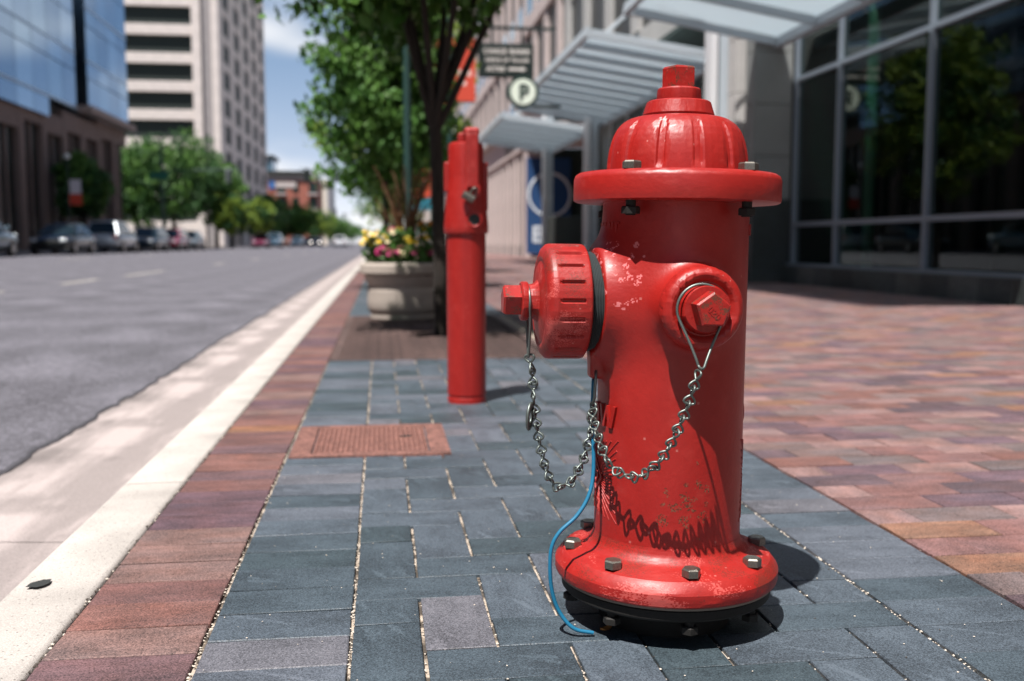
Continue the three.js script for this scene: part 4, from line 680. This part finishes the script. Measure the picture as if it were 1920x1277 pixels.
{
  const t = thing('blue_banner', 'tall blue banner with a white ring and letter B beyond the canopies', 'banner', [7.05, 0, -42.2]);
  mesh('panel', box(-0.9, 1.0, 0.15, 4.2, -0.02, 0.02), M('banner blue', { color: S('#15406f'), roughness: 0.7 }), t);
  const ring = new THREE.TorusGeometry(0.9, 0.055, 8, 48); ring.scale(1, 1, 0.25); ring.translate(0.1, 2.65, 0.03); mesh('ring', ring, M('banner white', { color: S('#cfd6dc'), roughness: 0.7 }), t);
  mesh('letter', text('B', 0.72, 0.01).translate(-0.38, 0.98, 0.021), M('banner white', {}), t);
}

// ───────────── left side: pavement and buildings ─────────────
struct('far_kerb', box(-16.75, -16.6, -0.2, 0.20, -1500, 40), mConcrete);
struct('far_side_pavement', sheet(-21, -16.75, 40, -1500, 0.19), M('far pavement', { color: S('#8d8580'), map: concreteMap, roughness: 0.9 }));
const mMirror = ['#7f9bb5', '#8aa6bd', '#7390ab', '#93adc4'].map((c, i) => M('coated glass ' + i, { color: S(c), roughness: 0.06, metalness: 0.85 }));
{
  const t = thing('glass_office_building', 'blue mirrored glass office block with a brown stone podium at the left', 'building');
  const X = -20, z0 = -40, z1 = -84.6, mBrown = M('brown stone', { color: S('#8d7a72'), map: stoneMap, roughness: 0.85 });
  reseed(301);
  const bays = 16, bw = (z0 - z1) / bays, floors = 4, f0 = 9.6, fh = 3.6;
  for (let f = 0; f < floors; f++) for (let b = 0; b < bays; b++) {
    if (b === 11 && f < floors) { if (f === 0) mesh('slot_recess', box(X - 1.5, X - 0.6, f0 + 0.2, f0 + floors * fh, z0 - (b + 1) * bw + 0.4, z0 - b * bw - 0.4), M('slot dark', { color: S('#16211f'), roughness: 0.8 }), t); continue; }
    const y = f0 + f * fh, za = z0 - (b + 1) * bw + 0.03, zb = z0 - b * bw - 0.03;
    const g1 = box(-0.03, 0.03, 0.03, 2.35, za - (za + zb) / 2, zb - (za + zb) / 2), g2 = box(-0.03, 0.03, 2.42, fh - 0.03, za - (za + zb) / 2, zb - (za + zb) / 2);
    for (const [g, n, k] of [[g1, 'pane', (b + f) % 4], [g2, 'spandrel_pane', (b * 3 + f) % 4]]) { const m = mesh(n, g, mMirror[k], t); m.position.set(X, y, (za + zb) / 2); m.rotation.set(0, rr(-0.004, 0.004), rr(-0.006, 0.006)); }
  }
  for (let f = 0; f <= floors; f++) mesh('glazing_bar', mergeGeometries([box(X - 0.1, X + 0.07, f0 + f * fh - 0.12, f0 + f * fh + 0.025, z1, z0 - 12 * bw), box(X - 0.1, X + 0.07, f0 + f * fh - 0.12, f0 + f * fh + 0.025, z0 - 11 * bw, z0)]), M('pale blue bar', { color: S('#9fb4c4'), roughness: 0.4, metalness: 0.3 }), t);
  mesh('core', box(-45, X - 1.55, f0 - 0.2, f0 + floors * fh, z1 + 0.1, z0 - 0.1), M('core dark', { color: S('#4f6070'), roughness: 0.5 }), t);
  mesh('end_glass', box(-45, X - 0.15, f0 - 0.2, f0 + floors * fh, z0 - 0.09, z0), mMirror[0], t);
  mesh('end_wall', box(-45, X - 0.05, f0 - 0.2, f0 + floors * fh, z1 - 0.1, z1 + 0.09), mMirror[2], t);
  // podium: stepped stone bays with dark shop openings
  const tops = [8.3, 8.3, 8.3, 8.3, 8.3, 8.9, 8.6, 9.1, 9.1, 9.5, 9.5];
  for (let b = 0; b < 9; b++) { const za = z0 - (b + 1) * bw + 0.03, zb = z0 - b * bw - 0.03; mesh('skirt_pane', box(X - 0.03, X + 0.03, 8.32, 9.45, za, zb), mMirror[b % 4], t); }
  tops.forEach((h, i) => { const a = z0 - i * 4.05, b = a - 4.05; mesh('pier', box(X - 0.6, X - 0.2, 0.15, h, a - 0.95, a), mBrown, t); mesh('shop_opening', box(X - 0.58, X - 0.55, 0.15, h - 1.2, b, a - 0.95), M('podium glass', { color: S('#14201e'), roughness: 0.25 }), t); mesh('lintel', box(X - 0.6, X - 0.22, h - 1.2, h, b, a - 0.952), mBrown, t); mesh('thin_pier', box(X - 0.549, X - 0.4, 0.15, h - 1.2, (a + b) / 2 - 0.62, (a + b) / 2 - 0.42), mBrown, t); });
  mesh('podium_core', box(-45, X - 0.62, 0.1, 9.39, z1, z0), M('podium dark', { color: S('#2c2f2d'), roughness: 0.8 }), t);
  mesh('cornice', box(X - 0.4, X + 0.6, 9.5, 9.95, -84.6, -72), M('pale cornice', { color: S('#b5a49c'), map: stoneMap, roughness: 0.85 }), t);
}
{
  const t = thing('opposite_block', 'brown stone block across the street left of the frame, before the glass building', 'building');
  const Bn = M('brown stone', {}), Z0 = 45, Z1 = -39.8;
  mesh('wall', box(-45, -20.3, 0.1, 22, Z1, Z0), Bn, t);
  for (let f = 0; f < 5; f++) for (let i = 0; i < 20; i++) mesh('window', box(-20.29, -20.2, 1.2 + f * 4.2, 3.9 + f * 4.2, Z1 + 0.8 + i * 4.2, Z1 + 3.8 + i * 4.2), M('podium glass', {}), t);
}
{
  const t = thing('office_tower', 'white high rise office tower with dark window bands', 'building');
  const W = M('tower concrete', { color: S('#e6dcd8'), map: stoneMap, roughness: 0.85 }), Gp = M('tower grey panel', { color: S('#a29d9f'), map: stoneMap, roughness: 0.85 }), G = M('tower glass', { color: S('#14211e'), roughness: 0.7 });
  const z = -130, xr = -19.6, fh = 3.44, y0 = 2.1, fl = 15, xl = -50;
  for (let f = 0; f < fl; f++) {
    const y = y0 + f * fh;
    mesh('spandrel_band', box(xl, -22.82, y, y + 1.25, z - 1, z), W, t);
    mesh('window_band', box(xl, -22.82, y + 1.252, y + fh, z - 1, z - 0.55), G, t);
  }
  mesh('corner_column', box(-22.8, -21.75, 0, y0 + fl * fh, z - 1.2, z + 0.25), W, t);
  mesh('corner_panel', box(-21.74, -20.5, 0, y0 + fl * fh, z - 1.2, z - 0.15), Gp, t);
  mesh('corner_column', box(-20.49, xr, 0, y0 + fl * fh, z - 1.2, z + 0.25), W, t);
  // side facing the street: piers, spandrels and set back windows
  const nb = 5, zb = -180, bw = (z - 1.2 - zb) / nb;
  for (let i = 0; i <= nb; i++) mesh('side_pier', box(xr - 0.5, xr, 0, y0 + fl * fh, z - 1.21 - i * bw - (i ? bw * 0.26 : 0) + (i === nb ? 2 : 0), z - 1.21 - i * bw + (i ? bw * 0.2 : 0) - (i ? 0 : bw * 0.25)), W, t);
  for (let f = 0; f < fl; f++) { const y = y0 + f * fh; mesh('side_spandrel', box(xr - 0.5, xr - 0.04, y, y + 1.05, zb, z - 1.3), W, t); for (let i = 0; i < nb; i++) mesh('window', box(xr - 0.6, xr - 0.14, y + 1.052, y + fh - 0.002, z - 1.21 - (i + 0.86) * bw, z - 1.21 - (i + 0.14) * bw), G, t); }
  mesh('core', box(xl, xr - 0.62, 0, y0 + fl * fh, zb - 1, z - 1.02), W, t);
  mesh('roof_slab', box(xl, xr + 0.2, y0 + fl * fh + 0.002, y0 + fl * fh + 0.6, zb - 1, z + 0.3), W, t);
}
{
  const t = thing('brick_building', 'pink brick apartment building down the street with a dark flat roof', 'building');
  const Bk = M('pink brick', { color: S('#a8685a'), map: stoneMap, roughness: 0.9 }), Gl = M('far dark window', { color: S('#26302f'), roughness: 0.2 }), Wh = M('pale trim', { color: S('#b7adab'), roughness: 0.8 });
  const z = -230; mesh('wall', box(-32, -14, 0, 14.6, z - 20, z), Bk, t);
  mesh('attic', box(-32, -14.2, 14.6, 16.0, z - 19.8, z - 0.2), M('attic grey', { color: S('#8b8587'), roughness: 0.8 }), t);
  mesh('roof', box(-33, -15.5, 16.002, 16.7, z - 20, z + 0.8), M('dark roof', { color: S('#2b302f'), roughness: 0.8 }), t);
  for (let f = 0; f < 4; f++) for (let i = 0; i < 4; i++) { const x = -26.4 + i * 3.5, w = mesh('window', box(x, x + (i % 2 ? 1.9 : 1.3), 1.6 + f * 3.4, 4.1 + f * 3.4, z + 0.01, z + 0.08), Gl, t); if (i % 2) mesh('balcony', box(x - 0.2, x + 2.1, 1.2 + f * 3.4, 1.55 + f * 3.4, z + 0.02, z + 0.9), Wh, w); }
  mesh('penthouse', box(-30, -24.0, 16.7, 19.6, z - 12, z - 1), M('blue penthouse glass', { color: S('#4c6b7d'), roughness: 0.15 }), t);
  mesh('penthouse_roof', box(-30.5, -23.5, 19.602, 20.2, z - 12.5, z - 0.5), M('dark roof', {}), t);
  mesh('shop_sign', box(-23.2, -18.7, 13.0, 14.2, z + 0.03, z + 0.2), Wh, t);
  mesh('sign_logo', box(-24.6, -23.3, 12.7, 14.4, z + 0.03, z + 0.22), M('sign blue', { color: S('#2b62a0'), roughness: 0.6 }), t);
}
{
  const t = thing('cream_building', 'bright cream building behind the pink brick one', 'building');
  const Wc = M('cream wall', { color: S('#d8cdbf'), roughness: 0.85 }), z = -300; mesh('wall', box(-24, -15.6, 0, 18.2, z - 25, z), Wc, t); mesh('side_pier', box(-15.55, -14.4, 0, 18.6, z - 25, z + 0.4), M('grey pier', { color: S('#8d8c92'), roughness: 0.8 }), t);
  mesh('cornice', box(-24.4, -15.5, 18.202, 19.2, z - 25, z + 0.6), Wc, t);
  for (let f = 0; f < 4; f++) for (let i = 0; i < 2; i++) mesh('window', box(-22.4 + i * 3.6, -21 + i * 3.6, 2 + f * 4, 4.4 + f * 4, z + 0.01, z + 0.1), M('far dark window', {}), t);
}
for (const [lab, x0, x1, h, z, c] of [['grey block at the far left end of the street', -40, -17, 14, -360, '#9a9490'], ['long pale block in the distance on the right side of the street', 7, 30, 15, -160, '#b0a59e'], ['brown block far along the right side of the street', 8, 34, 18, -240, '#94786a']]) {
  const t = thing('distant_block', lab, 'building', [0, 0, z]); mesh('wall', box(x0, x1, 0, h, -40, 0), M('block ' + c, { color: S(c), roughness: 0.9 }), t);
  for (let f = 0; f < 4; f++) mesh('window_band', x0 < 0 ? box(x0 + 1, x1 - 1, 2 + f * 3.2, 3.6 + f * 3.2, 0.01, 0.1) : box(x0 - 0.1, x0 - 0.01, 2 + f * 3.2, 3.6 + f * 3.2, -39, -1), M('far dark window', {}), t);
}

// ───────────── cars ─────────────
function loft(st, seg = 20, pw = 3.2) {    // st [z, halfWidth, y0, y1]
  const pos = [], idx = [];
  st.forEach(([z, w, a, b]) => { for (let k = 0; k < seg; k++) { const t = k / seg * 2 * Math.PI, c = Math.cos(t), s = Math.sin(t), f = v => Math.sign(v) * Math.pow(Math.abs(v), 2 / pw); pos.push(f(c) * w, (a + b) / 2 + f(s) * (b - a) / 2, z); } });
  for (let i = 0; i < st.length - 1; i++) for (let k = 0; k < seg; k++) { const a = i * seg + k, b = i * seg + (k + 1) % seg; idx.push(a, b, a + seg, b, b + seg, a + seg); }
  for (const [o, fl] of [[0, 1], [(st.length - 1) * seg, 0]]) for (let k = 1; k < seg - 1; k++) fl ? idx.push(o, o + k + 1, o + k) : idx.push(o, o + k, o + k + 1);
  const g = new THREE.BufferGeometry(); g.setAttribute('position', new THREE.Float32BufferAttribute(pos, 3)); g.setIndex(idx); const r = toCreasedNormals(g, 0.7); return uvBox(r);
}
const mTyre = M('tyre', { color: S('#1a1a1a'), roughness: 0.85 }), mRim = M('alloy', { color: S('#a9abad'), roughness: 0.35, metalness: 0.8 }), mCarGl = M('car glass', { color: S('#18242a'), roughness: 0.04, specularIntensity: 1 }, true), mLampW = M('headlamp', { color: S('#d8dde0'), roughness: 0.1, metalness: 0.3 }), mLampR = M('tail lamp', { color: S('#8c1a1a'), roughness: 0.2 }), mTrim = M('black trim', { color: S('#161817'), roughness: 0.6 });
function car(label, kind, colour, x, z, facing, lit) {     // nose at local +z; facing 1 = nose toward the viewer
  const y = roadY(x), t = thing('car', label, 'car', [x, y, z], facing > 0 ? 0 : Math.PI, 'cars along the street');
  const P = M('car paint ' + colour, { color: S(colour), roughness: 0.3, metalness: 0.35, clearcoat: 1, clearcoatRoughness: 0.04 }, true);
  const H = kind === 'suv' ? 1.68 : kind === 'hatch' ? 1.5 : 1.43, belt = kind === 'suv' ? 1.02 : 0.92, hood = kind === 'suv' ? 1.0 : 0.84, tail = kind === 'sedan' ? 0.96 : 1.0;
  mesh('body', loft([[-2.28, 0.62, 0.42, tail - 0.2], [-2.2, 0.8, 0.3, tail - 0.05], [-1.9, 0.87, 0.24, tail], [-1.2, 0.9, 0.22, belt + 0.02], [0.6, 0.9, 0.22, belt], [1.1, 0.9, 0.22, hood + 0.06], [1.8, 0.87, 0.24, hood - 0.04], [2.12, 0.8, 0.28, hood - 0.16], [2.25, 0.66, 0.36, hood - 0.28]]), P, t);
  const rb = kind === 'sedan' ? [-1.75, -0.95] : [-2.12, -1.75], ft = [0.98, 0.18], bw = 0.82, tw = 0.62, by = belt - 0.04, ty = H - 0.06;
  const fr = (g) => { g.computeVertexNormals(); return uvBox(g); };
  const poly = (q) => { const g = new THREE.BufferGeometry(), p = []; for (let i = 1; i < q.length - 1; i++) p.push(...q[0], ...q[i], ...q[i + 1]); g.setAttribute('position', new THREE.Float32BufferAttribute(p, 3)); return fr(g); };
  mesh('cabin', mergeGeometries([poly([[-bw, by, ft[0]], [bw, by, ft[0]], [tw, ty, ft[1]], [-tw, ty, ft[1]]]), poly([[bw, by, rb[0]], [-bw, by, rb[0]], [-tw, ty, rb[1]], [tw, ty, rb[1]]]), poly([[bw, by, ft[0]], [bw, by, rb[0]], [tw, ty, rb[1]], [tw, ty, ft[1]]]), poly([[-bw, by, rb[0]], [-bw, by, ft[0]], [-tw, ty, ft[1]], [-tw, ty, rb[1]]])]), P, t);
  mesh('roof', loft([[rb[1] - 0.08, tw - 0.08, ty - 0.03, ty + 0.01], [rb[1] + 0.1, tw + 0.02, ty - 0.05, H], [ft[1] - 0.1, tw + 0.02, ty - 0.05, H], [ft[1] + 0.08, tw - 0.06, ty - 0.03, ty + 0.01]], 16), P, t);
  const pane = (name, a, b, c, d, off, k = 0.09) => { const v = [a, b, c, d].map(q => new THREE.Vector3(...q)), m = v.reduce((s, q) => s.add(q), new THREE.Vector3()).multiplyScalar(0.25); const w = v.map(q => q.lerp(m, k).add(new THREE.Vector3(...off)).toArray()); mesh(name, poly(w), mCarGl, t); };
  pane('windscreen', [-bw, by, ft[0]], [bw, by, ft[0]], [tw, ty, ft[1]], [-tw, ty, ft[1]], [0, 0.012, 0.012]);
  pane('rear_window', [bw, by, rb[0]], [-bw, by, rb[0]], [-tw, ty, rb[1]], [tw, ty, rb[1]], [0, 0.012, -0.012]);
  for (const s of [1, -1]) {
    const md = lerp(ft[0], rb[0], 0.5), mt = lerp(ft[1], rb[1], 0.48), q = [[s * bw, by, ft[0]], [s * bw, by, md], [s * tw, ty, mt], [s * tw, ty, ft[1]]], q2 = [[s * bw, by, md], [s * bw, by, rb[0]], [s * tw, ty, rb[1]], [s * tw, ty, mt]];
    if (s < 0) { q.reverse(); q2.reverse(); }
    pane('side_window', ...q, [s * 0.012, 0.004, 0], 0.11); pane('side_window', ...q2, [s * 0.012, 0.004, 0], 0.11);
    mesh('headlight', rbox(s * 0.48, s * 0.76, hood - 0.26, hood - 0.12, 2.08, 2.22, 0.03), lit ? M('lit headlamp', { color: S('#ffffff'), emissive: S('#fff4e6'), emissiveIntensity: 3.5, roughness: 0.3 }) : mLampW, t);
    mesh('tail_light', rbox(s * 0.5, s * 0.8, tail - 0.26, tail - 0.1, -2.25, -2.12, 0.03), mLampR, t);
    mesh('mirror', rbox(s * 0.9, s * 1.02, belt + 0.0, belt + 0.13, 0.62, 0.74, 0.03), P, t);
    for (const wz of [1.36, -1.36]) { const w = new THREE.Group(); w.name = 'wheel'; t.add(w); const ty2 = new THREE.CylinderGeometry(0.325, 0.325, 0.21, 28); ty2.rotateZ(Math.PI / 2); ty2.translate(s * 0.80, 0.325, wz); mesh('tyre', ty2, mTyre, w); const ri = new THREE.CylinderGeometry(0.215, 0.215, 0.22, 20); ri.rotateZ(Math.PI / 2); ri.translate(s * 0.803, 0.325, wz); mesh('rim', ri, mRim, w); }
  }
  mesh('grille', rbox(-0.42, 0.42, hood - 0.30, hood - 0.17, 2.13, 2.245, 0.02), mTrim, t);
  mesh('front_valance', rbox(-0.86, 0.86, 0.2, 0.34, 1.9, 2.2, 0.05), mTrim, t); mesh('rear_valance', rbox(-0.86, 0.86, 0.22, 0.36, -2.24, -1.95, 0.05), mTrim, t); mesh('sill_trim', box(-0.9, 0.9, 0.19, 0.27, -0.95, 0.95), mTrim, t);
  return t;
}
car('grey blue car cut by the left edge of the frame', 'suv', '#56707f', -14.6, -38.4, -1);
car('black sedan parked at the far kerb with its bonnet toward the viewer', 'sedan', '#15191c', -14.3, -47.8, 1);
car('silver estate car parked behind the black sedan', 'suv', '#b3b8bd', -14.2, -55.8, -1);
car('dark blue hatchback parked behind the silver car', 'hatch', '#2a3844', -14, -63, 1);
car('magenta red small car in the parked row', 'hatch', '#a23555', -14, -69.6, 1);
car('grey car last of the near parked row', 'sedan', '#6f7c85', -14, -76, 1);
car('purple red car parked beyond the junction', 'hatch', '#8a3b5c', -12.9, -112, 1);
car('steel blue car parked beyond the junction beside the purple one', 'suv', '#57758c', -12.2, -118, 1);
car('dark blue saloon farther down the left lane', 'sedan', '#34495e', -11.2, -138, 1);
car('oncoming dark car with lit headlights far down the street', 'sedan', '#2b3350', -9.6, -152, 1, true);
car('white van like car far down the street in the right lanes', 'suv', '#dcdde0', -5.8, -146, -1);
car('pale blue car beyond the oncoming headlights', 'hatch', '#8aa5b8', -11.6, -165, 1);

// ───────────── traffic signals and street furniture across the street ─────────────
const mPole = M('signal pole green', { color: S('#27443f'), roughness: 0.5 }), mSig = M('signal housing', { color: S('#1d2a28'), roughness: 0.6 });
function signal(label, x, z, y, arm, heads, sign) {
  const t = thing('traffic_signal', label, 'traffic signal', [x, 0, z], 0, 'traffic signals at the junctions'), s = Math.sign(arm);
  mesh('pole', taper([0, 0, 0], [0, y + 3.2, 0], 0.14, 0.09, 12), mPole, t);
  mesh('mast_arm', taper([0, y + 0.35, 0], [arm, y + 0.55, 0], 0.085, 0.04, 10), mPole, t);
  for (const [dx, back] of heads) { const h = mesh('signal_head', rbox(dx - 0.2, dx + 0.2, y - 0.55, y + 0.6, 0.05, 0.3, 0.03), back ? M('signal back grey', { color: S('#8b9095'), roughness: 0.6 }) : mSig, t); for (let k = 0; k < 3; k++) { const v = new THREE.CylinderGeometry(0.13, 0.13, 0.16, 16, 1, false); v.rotateX(Math.PI / 2); v.translate(dx, y + 0.38 - k * 0.36, 0.36); mesh('visor', v, mSig, h); } }
  if (sign) mesh('street_sign', rbox(sign - 0.75, sign + 0.75, y - 0.35, y + 0.25, 0.1, 0.15, 0.02), M('street sign green', { color: S('#1d6a55'), roughness: 0.5 }), t);
}
signal('green signal pole with mast arm on the left corner before the trees', -17.6, -85, 6.1, 6.2, [[5.3, true]], -0.2);
signal('signal pole on the right corner reaching two dark heads over the street', 1.6, -85, 6.15, -8.2, [[-7.6, false], [-5.4, false]]);
signal('small far traffic signal pair at the next junction', 1.2, -205, 6.0, -9.2, [[-8.5, false], [-4.8, false]]);
{
  const t = lampPost('far side lamp post with a small red and white banner before the dark podium', -17.6, -60, 5.3);
  const b = thing('banner', 'small white and red banner on the lamp post across the street', 'banner', [-17.2, 0, -60], 0, 'banners on the lamp posts');
  mesh('cloth', box(-0.3, 0.3, 3.4, 4.2, -0.01, 0.01), M('white banner cloth', { color: S('#d8d0d4'), roughness: 0.8 }), b); mesh('lower_cloth', box(-0.34, 0.34, 2.75, 3.39, -0.01, 0.01), M('red banner cloth', {}), b);
  mesh('rod', box(-0.42, 0.32, 4.2, 4.24, -0.02, 0.02), mGreen, b);
}
// small litter and stains that lie on the ground
{
  const sh = new THREE.Shape(); for (let i = 0; i < 40; i++) { const a = i / 40 * 6.2832, k = 0.55 + 0.8 * fbm(Math.cos(a) * 1.8 + 5, Math.sin(a) * 1.8 + 5, 3, 4), x = Math.cos(a) * 0.016 * k, y = Math.sin(a) * 0.024 * k; i ? sh.lineTo(x, y) : sh.moveTo(x, y); }
  const g = new THREE.ShapeGeometry(sh); g.rotateX(-Math.PI / 2); g.rotateY(-0.5); g.translate(-0.603, 0.0045, -1.795);
  const q = struct('kerb_tar_spot', g, M('tar', { color: S('#2b2d2c'), roughness: 0.8 }));
}
{ // grit in the joints and on the slate
  reseed(404); const o = new THREE.OctahedronGeometry(1, 0), light = [], dark = [];
  const grain = (x, y, z, r, l) => { const g = o.clone(); g.scale(r * rr(0.7, 1.4), r * rr(0.4, 0.8), r * rr(0.7, 1.4)); g.rotateY(rr(0, 3)); g.translate(x, y, z); (l ? light : dark).push(g); };
  for (const [x, w] of [[-0.2735, 0.003], [-0.052, 0.003], [0.826, 0.003]]) for (let i = 0; i < 420; i++) { const z = -1.15 - 4 * Math.pow(rnd(), 1.6); grain(x + rr(-w, w), rr(-0.006, -0.001), z, rr(0.0012, 0.0027), rnd() < 0.7); }
  for (let i = 0; i < 8; i++) for (let k = 0; k < 130; k++) { const z = -1.15 - 3.4 * Math.pow(rnd(), 1.5), x = -0.052 + A * i, j = Math.floor((-z - 1.648) / A), m = (((i - j) % 4) + 4) % 4; if (m === 1) continue; grain(x + rr(-0.003, 0.003), rr(-0.006, -0.001), z, rr(0.0011, 0.0024), rnd() < 0.7); }
  for (let i = 0; i < 520; i++) { const z = -1.15 - 3.6 * Math.pow(rnd(), 1.4); grain(rr(-0.27, 1.05), 0.0012, z, rr(0.0006, 0.0017), rnd() < 0.8); }
  for (let i = 0; i < 380; i++) { const z = -1.15 - 4 * Math.pow(rnd(), 1.5); grain(-0.4975 + rr(-0.004, 0.005), rr(-0.006, 0), z, rr(0.0015, 0.0035), rnd() < 0.25); }
  const l = struct('joint_grit', mergeGeometries(light), M('pale grit', { color: S('#c9beb0'), roughness: 1 })), d = struct('joint_grit', mergeGeometries(dark), M('dark grit', { color: S('#4a423b'), roughness: 1 }));
  l.userData.kind = d.userData.kind = 'stuff'; tag(l, 'pale sand grains lying in the paving joints', 'grit'); tag(d, 'dark dirt crumbs along the kerb and paving joints', 'grit');
}
renderer.render(scene, camera);
